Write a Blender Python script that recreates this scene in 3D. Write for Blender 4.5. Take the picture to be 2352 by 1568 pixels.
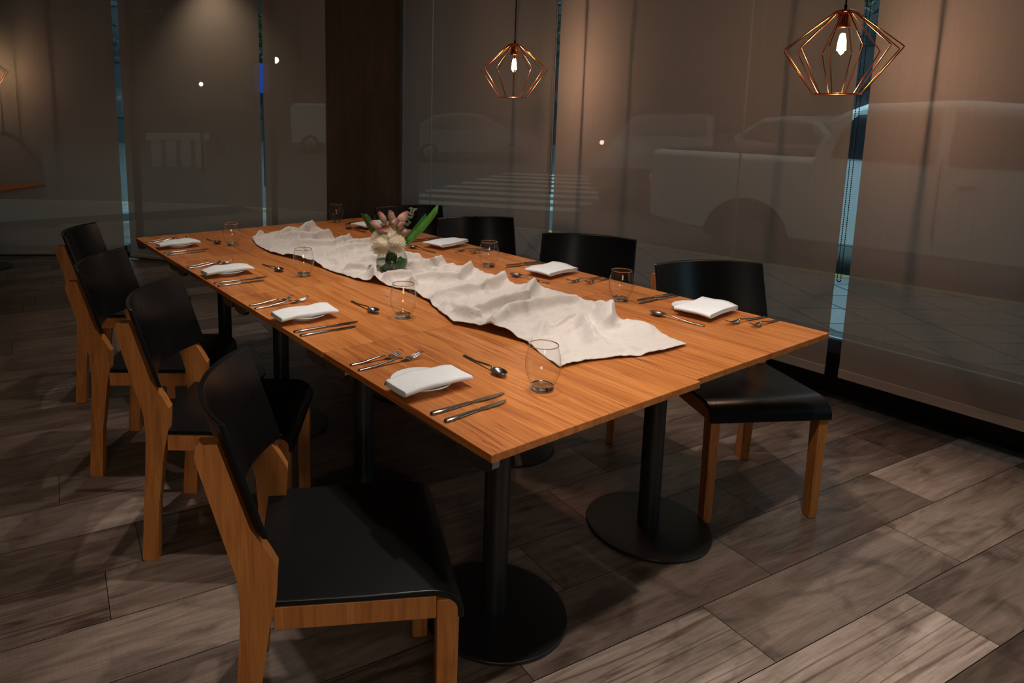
import bpy, math, random
import numpy as np
from mathutils import Vector, Matrix

# ------------------------------------------------------------------ camera, world, light
S = bpy.context.scene
C = S.collection
PI = math.pi
for ob in list(bpy.data.objects):
    bpy.data.objects.remove(ob)

cam_d = bpy.data.cameras.new('camera')
cam = bpy.data.objects.new('camera', cam_d)
C.objects.link(cam)
F_PX, CX, CY = 1586.02, 923.54, 513.44
cam_d.sensor_width = 36
cam_d.sensor_fit = 'HORIZONTAL'
cam_d.lens = F_PX * 36 / 2352
cam_d.shift_x = (1176 - CX) / 2352
cam_d.shift_y = (CY - 784) / 2352
cam_d.clip_start = .05
cam_d.clip_end = 200
RT, UP, FW = (0.827669, -0.561159, 0.008061), (0.080915, 0.133534, 0.987736), (0.555353, 0.816867, -0.155928)
cam.matrix_world = Matrix(((RT[0], UP[0], -FW[0], -.89602), (RT[1], UP[1], -FW[1], -.98661),
                           (RT[2], UP[2], -FW[2], 1.43622), (0, 0, 0, 1)))
S.camera = cam

S.view_settings.view_transform = 'Standard'
S.view_settings.look = 'None'
S.view_settings.gamma = 1
S.view_settings.use_curve_mapping = False
S.view_settings.exposure = 0.0

w = bpy.data.worlds.new('dusk_sky')
S.world = w
w.use_nodes = True
wn, wl = w.node_tree.nodes, w.node_tree.links
bg = wn['Background']
tc = wn.new('ShaderNodeTexCoord')
sx = wn.new('ShaderNodeSeparateXYZ')
cr = wn.new('ShaderNodeValToRGB')
wl.new(tc.outputs['Generated'], sx.inputs[0])
wl.new(sx.outputs['Z'], cr.inputs[0])
cr.color_ramp.elements[0].position = 0.0
cr.color_ramp.elements[0].color = (.30, .50, .60, 1)
cr.color_ramp.elements[1].position = .6
cr.color_ramp.elements[1].color = (.50, .86, 1.0, 1)
wl.new(cr.outputs[0], bg.inputs[0])
bg.inputs[1].default_value = 1.5


def spot(name, loc, target, power, angle, blend, radius=.03, col=(1, .93, .86)):
    d = bpy.data.lights.new(name, 'SPOT')
    d.energy = power
    d.spot_size = math.radians(angle)
    d.spot_blend = blend
    d.shadow_soft_size = radius
    d.color = col
    o = bpy.data.objects.new(name, d)
    C.objects.link(o)
    o.location = loc
    v = Vector(target) - Vector(loc)
    o.rotation_euler = v.to_track_quat('-Z', 'Y').to_euler()
    return o


CEIL = 2.85
spot('ceiling_spotlight', (.42, .32, 2.78), (.62, .30, .75), 58, 78, .6)
spot('ceiling_spotlight', (.66, 1.04, 2.78), (.74, .90, .75), 74, 80, .7)
spot('ceiling_spotlight', (.55, -.50, 2.78), (1.00, -.55, .0), 96, 66, .45)
spot('ceiling_spotlight', (.52, 1.85, 2.78), (.55, 1.85, .75), 44, 78, .8)
spot('ceiling_spotlight', (.52, 2.70, 2.78), (.50, 2.70, .75), 36, 78, .8)
spot('ceiling_spotlight', (-1.30, -2.10, 2.75), (-.1, .3, .45), 17, 60, 1.0, .08)
ad_ = bpy.data.lights.new('room_fill', 'AREA')       # soft fill added to lift the chair wood, standing in for restaurant light
ad_.shape = 'ELLIPSE'
ad_.size, ad_.size_y = 1.6, 0.8
ad_.energy = 3.4
ad_.spread = math.radians(48)
ad_.color = (1, .82, .62)
ao_ = bpy.data.objects.new('room_fill', ad_)
C.objects.link(ao_)
ao_.location = (-2.6, -3.6, 1.7)
ao_.rotation_euler = (Vector((-.3, 1.0, .5)) - Vector((-2.6, -3.6, 1.7))).to_track_quat('-Z', 'Y').to_euler()
spot('ceiling_spotlight', (.98, 5.02, 2.83), (1.14, 5.12, 1.0), 17, 100, 1.0, .04, (1, .76, .52))

# ------------------------------------------------------------------ mesh helpers


class MB:
    def __init__(self):
        self.v, self.f, self.sm, self.mi = [], [], [], []

    def add(self, vs, fs, smooth=False, mi=0):
        n = len(self.v)
        self.v += [tuple(p) for p in vs]
        self.f += [tuple(i + n for i in f) for f in fs]
        self.sm += [smooth] * len(fs)
        self.mi += [mi] * len(fs)
        return self

    def box(self, c, s, M=None, taper=None, mi=0):
        x, y, z = s[0] / 2, s[1] / 2, s[2] / 2
        vs = []
        for k in (-1, 1):
            t = 1 if (taper is None or k == 1) else taper
            for a, b in ((-1, -1), (1, -1), (1, 1), (-1, 1)):
                vs.append(Vector((c[0] + a * x * t, c[1] + b * y * t, c[2] + k * z)))
        if M is not None:
            vs = [M @ p for p in vs]
        return self.add(vs, [(3, 2, 1, 0), (4, 5, 6, 7), (0, 1, 5, 4), (1, 2, 6, 5), (2, 3, 7, 6), (3, 0, 4, 7)], mi=mi)

    def prism(self, prof, a, b, axis='y', smooth=False, mi=0):
        """extrude a closed 2-D outline between a and b on an axis"""
        n = len(prof)

        def P(p, t):
            return {'y': (p[0], t, p[1]), 'x': (t, p[0], p[1]), 'z': (p[0], p[1], t)}[axis]
        vs = [P(p, a) for p in prof] + [P(p, b) for p in prof]
        fs = [tuple(range(n)), tuple(reversed(range(n, 2 * n)))]
        self.add(vs, fs, False, mi)
        self.add(vs, [(i, i + n, (i + 1) % n + n, (i + 1) % n) for i in range(n)], smooth, mi)
        return self

    def lathe(self, prof, n=32, c=(0, 0, 0), smooth=True, close=False):
        vs, fs = [], []
        m = len(prof)
        for i in range(n):
            t = 2 * PI * i / n
            for r, z in prof:
                vs.append((c[0] + r * math.cos(t), c[1] + r * math.sin(t), c[2] + z))
        mm = m if close else m - 1
        for i in range(n):
            for j in range(mm):
                a, b = i * m + j, i * m + (j + 1) % m
                c2, d = ((i + 1) % n) * m + (j + 1) % m, ((i + 1) % n) * m + j
                fs.append((a, d, c2, b))
        return self.add(vs, fs, smooth)

    def tube(self, pts, r, n=8, smooth=True, cap=True):
        pts = [Vector(p) for p in pts]
        rs = r if isinstance(r, (list, tuple)) else [r] * len(pts)
        vs, fs = [], []
        up = None
        for i, p in enumerate(pts):
            t = (pts[min(i + 1, len(pts) - 1)] - pts[max(i - 1, 0)]).normalized()
            if up is None:
                up = Vector((0, 0, 1)) if abs(t.z) < .9 else Vector((1, 0, 0))
            s = t.cross(up).normalized()
            up = s.cross(t).normalized()
            for k in range(n):
                a = 2 * PI * k / n
                vs.append(p + (s * math.cos(a) + up * math.sin(a)) * rs[i])
        for i in range(len(pts) - 1):
            for k in range(n):
                fs.append((i * n + k, i * n + (k + 1) % n, (i + 1) * n + (k + 1) % n, (i + 1) * n + k))
        self.add(vs, fs, smooth)
        if cap:
            self.add(vs, [tuple(reversed(range(n))), tuple(range((len(pts) - 1) * n, len(pts) * n))], False)
        return self

    def sphere(self, c, r, nu=12, nv=8, sc=(1, 1, 1)):
        prof = [(math.sin(PI * j / nv), -math.cos(PI * j / nv)) for j in range(nv + 1)]
        b = MB().lathe(prof, nu)
        return self.add([(c[0] + p[0] * r * sc[0], c[1] + p[1] * r * sc[1], c[2] + p[2] * r * sc[2]) for p in b.v], b.f, True)

    def grid(self, fn, nu, nv, smooth=True, flip=False):
        vs = [fn(i / nu, j / nv) for i in range(nu + 1) for j in range(nv + 1)]
        fs = []
        for i in range(nu):
            for j in range(nv):
                a = i * (nv + 1) + j
                q = (a, a + nv + 1, a + nv + 2, a + 1)
                fs.append(q[::-1] if flip else q)
        return self.add(vs, fs, smooth)

    def xf(self, M):
        self.v = [tuple(M @ Vector(p)) for p in self.v]
        return self

    def build(self, name, mat, parent=None, bevel=0, seg=2, solid=0, sub=0, loc=None):
        me = bpy.data.meshes.new(name)
        me.from_pydata(self.v, [], self.f)
        me.polygons.foreach_set('use_smooth', self.sm)
        me.polygons.foreach_set('material_index', self.mi)
        for m in (mat if isinstance(mat, (list, tuple)) else [mat]):
            me.materials.append(m)
        me.update()
        o = bpy.data.objects.new(name, me)
        C.objects.link(o)
        if parent:
            o.parent = parent
        if loc:
            o.location = loc
        if solid:
            md = o.modifiers.new('solid', 'SOLIDIFY')
            md.thickness = solid
            md.offset = 0
        if bevel:
            md = o.modifiers.new('bevel', 'BEVEL')
            md.width = bevel
            md.segments = seg
            md.limit_method = 'ANGLE'
            md.angle_limit = math.radians(40)
            md.harden_normals = True
        if sub:
            md = o.modifiers.new('sub', 'SUBSURF')
            md.levels = sub
            md.render_levels = sub
        return o


def tag(o, label=None, cat=None, group=None, kind=None):
    if label:
        o['label'] = label
    if cat:
        o['category'] = cat
    if group:
        o['group'] = group
    if kind:
        o['kind'] = kind
    return o


def empty(name, loc=(0, 0, 0), rz=0, label=None, cat=None, group=None):
    o = bpy.data.objects.new(name, None)
    C.objects.link(o)
    o.empty_display_size = .05
    o.location = loc
    o.rotation_euler = (0, 0, rz)
    return tag(o, label, cat, group)


def struct(o, label=None):
    o['kind'] = 'structure'
    if label:
        o['label'] = label
    return o


def copy_tree(o, parent=None):
    c = o.copy()
    C.objects.link(c)
    c.parent = parent
    for ch in [x for x in bpy.data.objects if x.parent == o]:
        copy_tree(ch, c)
    return c


# ------------------------------------------------------------------ materials
class NT:
    def __init__(self, name):
        self.m = bpy.data.materials.new(name)
        self.m.use_nodes = True
        self.t = self.m.node_tree
        self.n, self.l = self.t.nodes, self.t.links
        self.b = self.n['Principled BSDF']
        self.out = self.n['Material Output']

    def new(self, typ, **kw):
        nd = self.n.new('ShaderNode' + typ)
        for k, v in kw.items():
            if k in nd.inputs.keys() if isinstance(k, str) else False:
                nd.inputs[k].default_value = v
            else:
                setattr(nd, k, v)
        return nd

    def link(self, a, b):
        self.l.new(a, b)

    def coord(self, scale=(1, 1, 1), obj=True, rnd=False, world=False, rot=(0, 0, 0)):
        mp = self.new('Mapping')
        mp.inputs['Scale'].default_value = scale
        mp.inputs['Rotation'].default_value = rot
        if world:
            g = self.new('NewGeometry')
            self.link(g.outputs['Position'], mp.inputs[0])
        else:
            t = self.new('TexCoord')
            src = t.outputs['Object']
            if rnd:
                oi = self.new('ObjectInfo')
                va = self.new('VectorMath', operation='SCALE')
                cmb = self.new('CombineXYZ')
                for i in range(3):
                    self.link(oi.outputs['Random'], cmb.inputs[i])
                self.link(cmb.outputs[0], va.inputs[0])
                va.inputs['Scale'].default_value = 37.0
                ad = self.new('VectorMath', operation='ADD')
                self.link(src, ad.inputs[0])
                self.link(va.outputs[0], ad.inputs[1])
                src = ad.outputs[0]
            self.link(src, mp.inputs[0])
        return mp.outputs[0]

    def noise(self, vec, scale=5, detail=4, rough=.55, dist=0):
        nz = self.new('TexNoise')
        nz.inputs['Scale'].default_value = scale
        nz.inputs['Detail'].default_value = detail
        nz.inputs['Roughness'].default_value = rough
        nz.inputs['Distortion'].default_value = dist
        self.link(vec, nz.inputs['Vector'])
        return nz.outputs[0]

    def ramp(self, fac, stops):
        r = self.new('ValToRGB')
        e = r.color_ramp.elements
        while len(e) < len(stops):
            e.new(.5)
        for i, (p, c) in enumerate(stops):
            e[i].position = p
            e[i].color = (*c, 1) if len(c) == 3 else c
        self.link(fac, r.inputs[0])
        return r.outputs[0]

    def mix(self, fac, a, b, mode='MIX'):
        m = self.new('Mix', data_type='RGBA', blend_type=mode)
        for s, i in ((fac, 0), (a, 6), (b, 7)):
            if hasattr(s, 'is_linked'):
                self.link(s, m.inputs[i])
            else:
                m.inputs[i].default_value = s if i == 0 else (*s, 1)
        return m.outputs[2]

    def math(self, op, a, b=0, c=None):
        m = self.new('Math', operation=op)
        for i, s in enumerate((a, b, c)):
            if s is None:
                continue
            if hasattr(s, 'is_linked'):
                self.link(s, m.inputs[i])
            else:
                m.inputs[i].default_value = s
        return m.outputs[0]

    def bump(self, h, strength=.3, dist=.01):
        b = self.new('Bump')
        b.inputs['Strength'].default_value = strength
        b.inputs['Distance'].default_value = dist
        self.link(h, b.inputs['Height'])
        self.link(b.outputs[0], self.b.inputs['Normal'])
        return b

    def col(self, c):
        if hasattr(c, 'is_linked'):
            self.link(c, self.b.inputs['Base Color'])
        else:
            self.b.inputs['Base Color'].default_value = (*c, 1)
        return self

    def set(self, **kw):
        for k, v in kw.items():
            k = k.replace('_', ' ')
            if hasattr(v, 'is_linked'):
                self.link(v, self.b.inputs[k])
            else:
                self.b.inputs[k].default_value = v
        return self


def simple(name, col, rough=.5, metal=0, noise=0, nscale=20, spec=.5, bump=0):
    t = NT(name)
    if noise:
        f = t.noise(t.coord(), nscale, 5, .6)
        t.col(t.ramp(f, [(.3, tuple(c * (1 - noise) for c in col)), (.7, tuple(min(1, c * (1 + noise)) for c in col))]))
        if bump:
            t.bump(f, bump, .002)
    else:
        t.col(col)
    t.set(Roughness=rough, Metallic=metal)
    t.b.inputs['Specular IOR Level'].default_value = spec
    return t.m


def mat_table():
    t = NT('teak_veneer')
    v = t.coord((9, .55, 9), rnd=True)
    n1 = t.noise(v, 3.0, 6, .62, .9)
    v2 = t.coord((70, .75, 70), rnd=True)
    n2 = t.noise(v2, 3.0, 4, .7, .25)
    v3 = t.coord((2.2, .7, 2), rnd=True)
    n3 = t.noise(v3, 1.6, 3, .5)
    base = t.ramp(n1, [(.25, (.34, .092, .019)), (.43, (.50, .162, .036)), (.58, (.61, .218, .054)), (.78, (.72, .295, .086))])
    ln = t.ramp(n2, [(.28, (.50, .44, .40)), (.46, (1, 1, 1)), (.75, (1.0, 1.0, 1.0))])
    c = t.mix(.55, base, ln, 'MULTIPLY')
    # dark growth lines
    v4 = t.coord((13, .20, 13), rnd=True)
    n4 = t.noise(v4, 2.2, 3, .5, .6)
    fr = t.math('FRACT', t.math('MULTIPLY', n4, 15))
    gl = t.ramp(fr, [(0, (.26, .18, .14)), (.10, (.9, .86, .84)), (.2, (1, 1, 1)), (.80, (1, 1, 1)), (1, (.62, .52, .45))])
    c = t.mix(.85, c, gl, 'MULTIPLY')
    c = t.mix(.5, c, t.ramp(n3, [(.3, (.78, .70, .66)), (.7, (1.12, 1.08, 1.0))]), 'MULTIPLY')
    t.col(c).set(Roughness=t.ramp(n2, [(.3, (.42,) * 3), (.7, (.30,) * 3)]))
    t.b.inputs['Specular IOR Level'].default_value = .45
    t.bump(n2, .08, .001)
    return t.m


def mat_chairwood():
    t = NT('honey_beech')
    v = t.coord((14, 14, 1.3), rnd=True)
    n1 = t.noise(v, 3, 5, .6, .8)
    v2 = t.coord((60, 60, 2), rnd=True)
    n2 = t.noise(v2, 3, 3, .6)
    c = t.ramp(n1, [(.25, (.30, .095, .020)), (.5, (.46, .165, .038)), (.75, (.56, .225, .06))])
    c = t.mix(.5, c, t.ramp(n2, [(.3, (.62, .55, .5)), (.55, (1, 1, 1))]), 'MULTIPLY')
    t.col(c).set(Roughness=.42)
    return t.m


def mat_black():
    t = NT('black_lacquer_ply')
    f = t.noise(t.coord((1, 1, 1), rnd=True), 9, 5, .65)
    t.col(t.ramp(f, [(.3, (.0045, .0045, .0045)), (.8, (.0062, .0062, .0064))]))
    t.set(Roughness=t.ramp(f, [(.3, (.27,) * 3), (.8, (.29,) * 3)]))
    t.b.inputs['Specular IOR Level'].default_value = .36
    sc = t.noise(t.coord((1, 1, 1), rnd=True), 160, 3, .7)
    t.bump(sc, .015, .0004)
    return t.m


def mat_floor():
    t = NT('wood_look_planks')
    uv = t.new('UVMap')
    uv.uv_map = 'plank'
    at = t.new('Attribute', attribute_type='GEOMETRY', attribute_name='tone')
    sp = t.new('SeparateXYZ')
    t.link(at.outputs['Vector'], sp.inputs[0])
    tone, seed, stripe = sp.outputs[0], sp.outputs[1], sp.outputs[2]
    off = t.new('CombineXYZ')
    t.link(t.math('MULTIPLY', seed, 61), off.inputs[0])
    t.link(t.math('MULTIPLY', seed, 23), off.inputs[1])
    ad = t.new('VectorMath', operation='ADD')
    t.link(uv.outputs[0], ad.inputs[0])
    t.link(off.outputs[0], ad.inputs[1])

    def mp(s):
        m = t.new('Mapping')
        m.inputs['Scale'].default_value = s
        t.link(ad.outputs[0], m.inputs[0])
        return m.outputs[0]
    n1 = t.noise(mp((1.2, 9, 1)), 2.0, 6, .62, 1.4)
    n2 = t.noise(mp((4, 90, 1)), 2.0, 4, .65, .3)
    n3 = t.noise(mp((90, 5, 1)), 2.0, 2, .6, 0)
    n4 = t.noise(mp((2.4, 3.4, 1)), 1.6, 4, .6, .6)
    dark = t.ramp(n1, [(.25, (.036, .021, .014)), (.5, (.110, .068, .048)), (.75, (.20, .132, .098))])
    lite = t.ramp(n1, [(.25, (.25, .165, .122)), (.5, (.50, .365, .290)), (.75, (.68, .52, .43))])
    c = t.mix(t.math('MULTIPLY', tone, 1.0), dark, lite)
    c = t.mix(.55, c, t.ramp(n2, [(.3, (.62, .58, .55)), (.5, (1, 1, 1)), (.8, (1.1, 1.1, 1.1))]), 'MULTIPLY')
    c = t.mix(.28, c, t.ramp(n3, [(.3, (.70, .68, .66)), (.55, (1, 1, 1))]), 'MULTIPLY')
    # dark smoky patches of the printed wood
    c = t.mix(.75, c, t.ramp(n4, [(.30, (.35, .30, .27)), (.44, (1, 1, 1))]), 'MULTIPLY')
    # zebra grain on striped planks
    n5 = t.noise(mp((.16, 6.5, 1)), 2.2, 2, .4, .15)
    fr = t.math('FRACT', t.math('MULTIPLY', n5, 9))
    zl = t.ramp(fr, [(0, (.40, .32, .28)), (.16, (1, 1, 1)), (.86, (1, 1, 1)), (1, (.45, .38, .34))])
    c = t.mix(stripe, c, t.mix(1.0, c, zl, 'MULTIPLY'))
    # knots
    vo = t.new('TexVoronoi', feature='F1')
    vo.inputs['Scale'].default_value = 1.0
    t.link(mp((1.6, 4.4, 1)), vo.inputs['Vector'])
    kn = t.ramp(vo.outputs['Distance'], [(0.02, (.12, .09, .08)), (.055, (.62, .55, .5)), (.10, (1, 1, 1))])
    c = t.mix(.8, c, kn, 'MULTIPLY')
    t.col(c)
    t.set(Roughness=t.ramp(n2, [(.3, (.46,) * 3), (.7, (.33,) * 3)]))
    t.b.inputs['Specular IOR Level'].default_value = .5
    t.bump(t.math('ADD', n2, n3), .10, .001)
    return t.m


def mat_blind():
    t = NT('solar_screen_fabric')
    t.n.remove(t.b)
    v = t.coord((1, 1, 1), world=True)
    wv = t.new('TexWave', wave_type='BANDS', bands_direction='Z')
    wv.inputs['Scale'].default_value = 95
    wv.inputs['Distortion'].default_value = .4
    t.link(v, wv.inputs[0])
    nz = t.noise(t.coord((60, 60, 1.5), world=True), 1.5, 3, .6)
    col = t.ramp(nz, [(.3, (.48, .425, .385)), (.7, (.50, .447, .407))])
    df = t.new('BsdfDiffuse')
    t.link(col, df.inputs[0])
    tl = t.new('BsdfTranslucent')
    t.link(col, tl.inputs[0])
    m1 = t.new('MixShader')
    m1.inputs[0].default_value = .06
    t.link(df.outputs[0], m1.inputs[1])
    t.link(tl.outputs[0], m1.inputs[2])
    tr = t.new('BsdfTransparent')
    tr.inputs[0].default_value = (1, .66, .48, 1)
    m2 = t.new('MixShader')
    op = t.math('MULTIPLY_ADD', wv.outputs['Fac'], .04, .105)
    t.link(op, m2.inputs[0])
    t.link(m1.outputs[0], m2.inputs[1])
    t.link(tr.outputs[0], m2.inputs[2])
    t.link(m2.outputs[0], t.out.inputs[0])
    return t.m


def mat_clear(name, tint=(.97, .98, .97), edge=(.45, .5, .48), refl=1.0, rough=0.0, f0=.04, blend=.35):
    """thin clear wall: straight-through light, mirror reflection, darker at grazing edges"""
    t = NT(name)
    t.n.remove(t.b)
    lw = t.new('LayerWeight')
    lw.inputs[0].default_value = blend
    tr = t.new('BsdfTransparent')
    t.link(t.mix(t.math('POWER', lw.outputs['Facing'], 3.0), tint, edge), tr.inputs[0])
    gl = t.new('BsdfGlossy')
    gl.inputs['Roughness'].default_value = rough
    gl.inputs[0].default_value = (refl, refl, refl, 1)
    lf = t.new('LayerWeight')
    lf.inputs[0].default_value = .5
    fr = t.math('MULTIPLY_ADD', t.math('POWER', lf.outputs['Facing'], 5.0), .75, f0)
    m = t.new('MixShader')
    t.link(fr, m.inputs[0])
    t.link(tr.outputs[0], m.inputs[1])
    t.link(gl.outputs[0], m.inputs[2])
    t.link(m.outputs[0], t.out.inputs[0])
    return t.m


def mat_glass(name, col=(1, 1, 1), ior=1.45):
    t = NT(name)
    t.col(col).set(Roughness=0.0, IOR=ior)
    t.b.inputs['Transmission Weight'].default_value = 1
    return t.m


def mat_emit(name, col, s):
    t = NT(name)
    t.col((0, 0, 0))
    t.b.inputs['Emission Color'].default_value = (*col, 1)
    t.b.inputs['Emission Strength'].default_value = s
    return t.m


def mat_cloth(name, col, weave=700, crease=True):
    t = NT(name)
    v = t.coord((1, 1, 1), rnd=False)
    n = t.noise(v, 14, 6, .62, .6)
    t.col(t.ramp(n, [(.3, tuple(c * .93 for c in col)), (.7, col)]))
    wv = t.noise(t.coord((1, 1, 1)), weave, 2, .5)
    h = wv
    if crease:
        n2 = t.noise(v, 15, 4, .55, .8)
        r = t.math('ABSOLUTE', t.math('SUBTRACT', n2, .5))
        r2 = t.ramp(r, [(0, (1, 1, 1)), (.03, (.25, .25, .25)), (.12, (0, 0, 0))])
        h = t.math('ADD', t.math('MULTIPLY', wv, .25), r2)
    t.bump(h, .28, .004)
    t.set(Roughness=.9)
    t.b.inputs['Specular IOR Level'].default_value = .15
    t.b.inputs['Sheen Weight'].default_value = .15
    return t.m


M = dict(
    table=mat_table(), wood=mat_chairwood(), black=mat_black(), floor=mat_floor(), blind=mat_blind(),
    grout=simple('dark_grout', (.012, .010, .009), .9),
    blackmetal=simple('black_powder_coated_steel', (.012, .012, .012), .38, .0, .15, 30),
    brushed=simple('dark_grey_steel', (.30, .29, .27), .35, 1, .1, 40),
    steel=simple('polished_cutlery_steel', (.36, .33, .31), .24, 1, .05, 60),
    copper=simple('copper_wire', (.80, .30, .13), .20, 1, .04, 60),
    porcelain=simple('white_porcelain', (.80, .79, .77), .12, 0, .01, 30),
    napkin=mat_cloth('white_linen_napkin', (.84, .83, .82), 900, False),
    linen=mat_cloth('crumpled_linen', (.65, .57, .515), 600, True),
    tumbler=mat_clear('clear_tumbler_glass', (.98, .985, .98), (.16, .165, .155), 1, 0, blend=.30),
    thick=mat_glass('thick_glass_base', (.95, .97, .96)),
    vase=mat_clear('vase_glass', (.93, .94, .93), (.20, .23, .21), 1, 0, blend=.35),
    water=mat_clear('vase_water', (.72, .76, .66), (.4, .45, .36), .5, 0, blend=.3),
    bulb=mat_clear('bulb_glass', (.99, .97, .94), (.88, .78, .62), 1, 0, blend=.3),
    pane=mat_clear('window_pane', (.93, .95, .96), (.8, .84, .86), .8, 0, blend=.3),
    filament=mat_emit('glowing_filament', (1, .70, .38), 70),
    cord=simple('black_fabric_cord', (.010, .010, .010), .7),
    hem=simple('blind_hem_band', (.50, .44, .38), .8, 0, .04, 60),
    frame=simple('dark_aluminium_frame', (.025, .028, .03), .45, .0, .1, 30),
    sill=simple('silver_sill_strip', (.45, .47, .48), .4, 1, .05, 30),
    plinth=simple('dark_plinth', (.016, .012, .010), .7, 0, .25, 12),
    wall=simple('brown_plaster', (.20, .165, .14), .85, 0, .15, 6),
    ceil=simple('grey_ceiling_paint', (.16, .14, .125), .9, 0, .1, 5),
    leafdark=simple('strap_leaf_green', (.045, .16, .015), .38, 0, .35, 60),
    leaf2=simple('deep_leaf_green', (.018, .075, .012), .4, 0, .3, 60),
    stem=simple('flower_stem_green', (.06, .11, .02), .5, 0, .2, 50),
    euca=simple('grey_green_leaf', (.16, .20, .12), .6, 0, .2, 60),
    petal=simple('cream_white_petal', (.97, .88, .74), .6, 0, .06, 60),
)


def mat_pillar():
    t = NT('stained_concrete')
    n = t.noise(t.coord((1, 1, .35), world=True), 2.2, 6, .65, .5)
    n2 = t.noise(t.coord((12, 12, .6), world=True), 2.0, 4, .6)
    c = t.ramp(n, [(.3, (.050, .030, .020)), (.55, (.085, .054, .038)), (.75, (.13, .09, .065))])
    c = t.mix(.5, c, t.ramp(n2, [(.3, (.6, .55, .5)), (.6, (1, 1, 1))]), 'MULTIPLY')
    t.col(c).set(Roughness=.75)
    t.bump(n2, .25, .004)
    return t.m


def mat_celosia():
    t = NT('pink_celosia_plume')
    tcn = t.new('TexCoord')
    s = t.new('SeparateXYZ')
    t.link(tcn.outputs['Generated'], s.inputs[0])
    n = t.noise(t.coord((1, 1, 1), rnd=True), 60, 3, .6)
    f = t.math('ADD', s.outputs[2], t.math('MULTIPLY', t.math('SUBTRACT', n, .5), .5))
    t.col(t.ramp(f, [(.1, (.34, .24, .16)), (.65, (.56, .39, .30)), (.88, (.60, .24, .26)), (1.05, (.50, .05, .13))]))
    t.set(Roughness=.8)
    return t.m


M['pillar'] = mat_pillar()
M['celosia'] = mat_celosia()

# ------------------------------------------------------------------ floor
ANG = math.radians(-7.25)
PD = (math.cos(ANG), math.sin(ANG))
PN = (-PD[1], PD[0])
RW, PL, OFF0 = .2385, .94, .151
# joints seen in the photo: row index -> position of one joint along the plank direction
JO = {-2: 1.49, -1: .879, 0: 1.20, 1: .56, 2: .877, 3: -.694, 4: .36, 5: -.1, -3: .95, -4: .4}
TONE = {(1, 2): (.10, 0), (0, 2): (.62, 0), (2, 2): (.22, 0), (-1, 2): (.50, .1), (3, 1): (.25, .1), (4, -1): (.12, .2), (2, -1): (.45, .1), (3, 0): (.30, .9), (5, 0): (.5, 0),
        (-2, 0): (.92, 1), (-1, 0): (.80, 1), (-1, 1): (.42, 0), (-2, 1): (.28, .2), (0, 0): (.20, .2), (0, 1): (.16, 0),
        (-3, 0): (.5, .5), (1, 0): (.30, 0), (1, 1): (.12, 0), (2, 0): (.2, .3), (2, 1): (.45, .3)}
rnd = random.Random(5)
fb = MB()
tones, uvs = [], []
XMIN, XMAX, YMIN, YMAX = -4.6, 3.05, -4.2, 8.4
for row in range(-20, 38):
    j0 = JO.get(row, rnd.random() * PL)
    n0, n1 = OFF0 + row * RW + .0012, OFF0 + (row + 1) * RW - .0012
    for k in range(-8, 8):
        s1 = j0 + k * PL - .0012
        s0 = s1 - PL + .0024
        cx, cy = PD[0] * (s0 + s1) / 2 + PN[0] * (n0 + n1) / 2, PD[1] * (s0 + s1) / 2 + PN[1] * (n0 + n1) / 2
        tn = TONE.get((row, k))
        base = rnd.random()
        st = 1.0 if rnd.random() < .22 else rnd.random() * .25
        if tn is None:
            tn = (.01 + .40 * base ** 2.0, st)
        if not (XMIN - .5 < cx < XMAX + .5 and YMIN - .2 < cy < YMAX + .2):
            continue
        q = [(PD[0] * s + PN[0] * n, PD[1] * s + PN[1] * n) for s, n in ((s0, n0), (s1, n0), (s1, n1), (s0, n1))]
        sd = rnd.random()
        fb.add([(x, y, 0) for x, y in q], [(0, 1, 2, 3)])
        tones += [(tn[0], sd, tn[1])] * 4
        uvs += [(0, 0), (PL, 0), (PL, RW), (0, RW)]
fb.add([(XMIN - 1, YMIN - 1, -.0025), (XMAX + .0, YMIN - 1, -.0025), (XMAX + .0, YMAX + 1, -.0025), (XMIN - 1, YMAX + 1, -.0025)],
       [(0, 1, 2, 3)], mi=1)
tones += [(0, 0, 0)] * 4
uvs += [(0, 0)] * 4
fl = fb.build('floor', [M['floor'], M['grout']])
ca = fl.data.attributes.new('tone', 'FLOAT_VECTOR', 'POINT')
ca.data.foreach_set('vector', [c for t3 in tones for c in t3])
uvl = fl.data.uv_layers.new(name='plank')
uvl.data.foreach_set('uv', [c for p in uvs for c in p])
struct(fl, 'wood-look plank floor of mixed brown and grey boards')

# ------------------------------------------------------------------ room shell
XB, XG, ZT, SILL = 2.72, 2.80, CEIL, .34
Q0 = Vector((.66, 6.10, 0))
QD = Vector((.56, -.83, 0)).normalized()
QN = Vector((-QD.y, QD.x, 0))          # outward
P0D = Vector((-.85, .52, 0)).normalized()
P0N = Vector((P0D.y, -P0D.x, 0))
P0O = Vector((.625, 6.20, 0))
if P0N.y < 0:
    P0N = -P0N


def frameM(o, xd, yd):
    z = Vector((0, 0, 1))
    return Matrix(((xd.x, yd.x, 0, o.x), (xd.y, yd.y, 0, o.y), (0, 0, 1, 0), (0, 0, 0, 1)))


MR = frameM(Vector((XB, 0, 0)), Vector((0, 1, 0)), Vector((1, 0, 0)))     # local x = along wall, local y = outward
ML = frameM(Q0, QD, QN)
M0 = frameM(P0O, P0D, P0N)

struct(MB().box((-.9, 2.0, CEIL + .05), (8.6, 13.4, .1)).build('ceiling', M['ceil']))
struct(MB().box((-4.65, 2.0, 1.425), (.1, 12.6, 2.85)).build('wall_left', M['wall']))
struct(MB().box((-.85, -4.25, 1.425), (7.7, .1, 2.85)).build('wall_rear', M['wall']))
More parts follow.
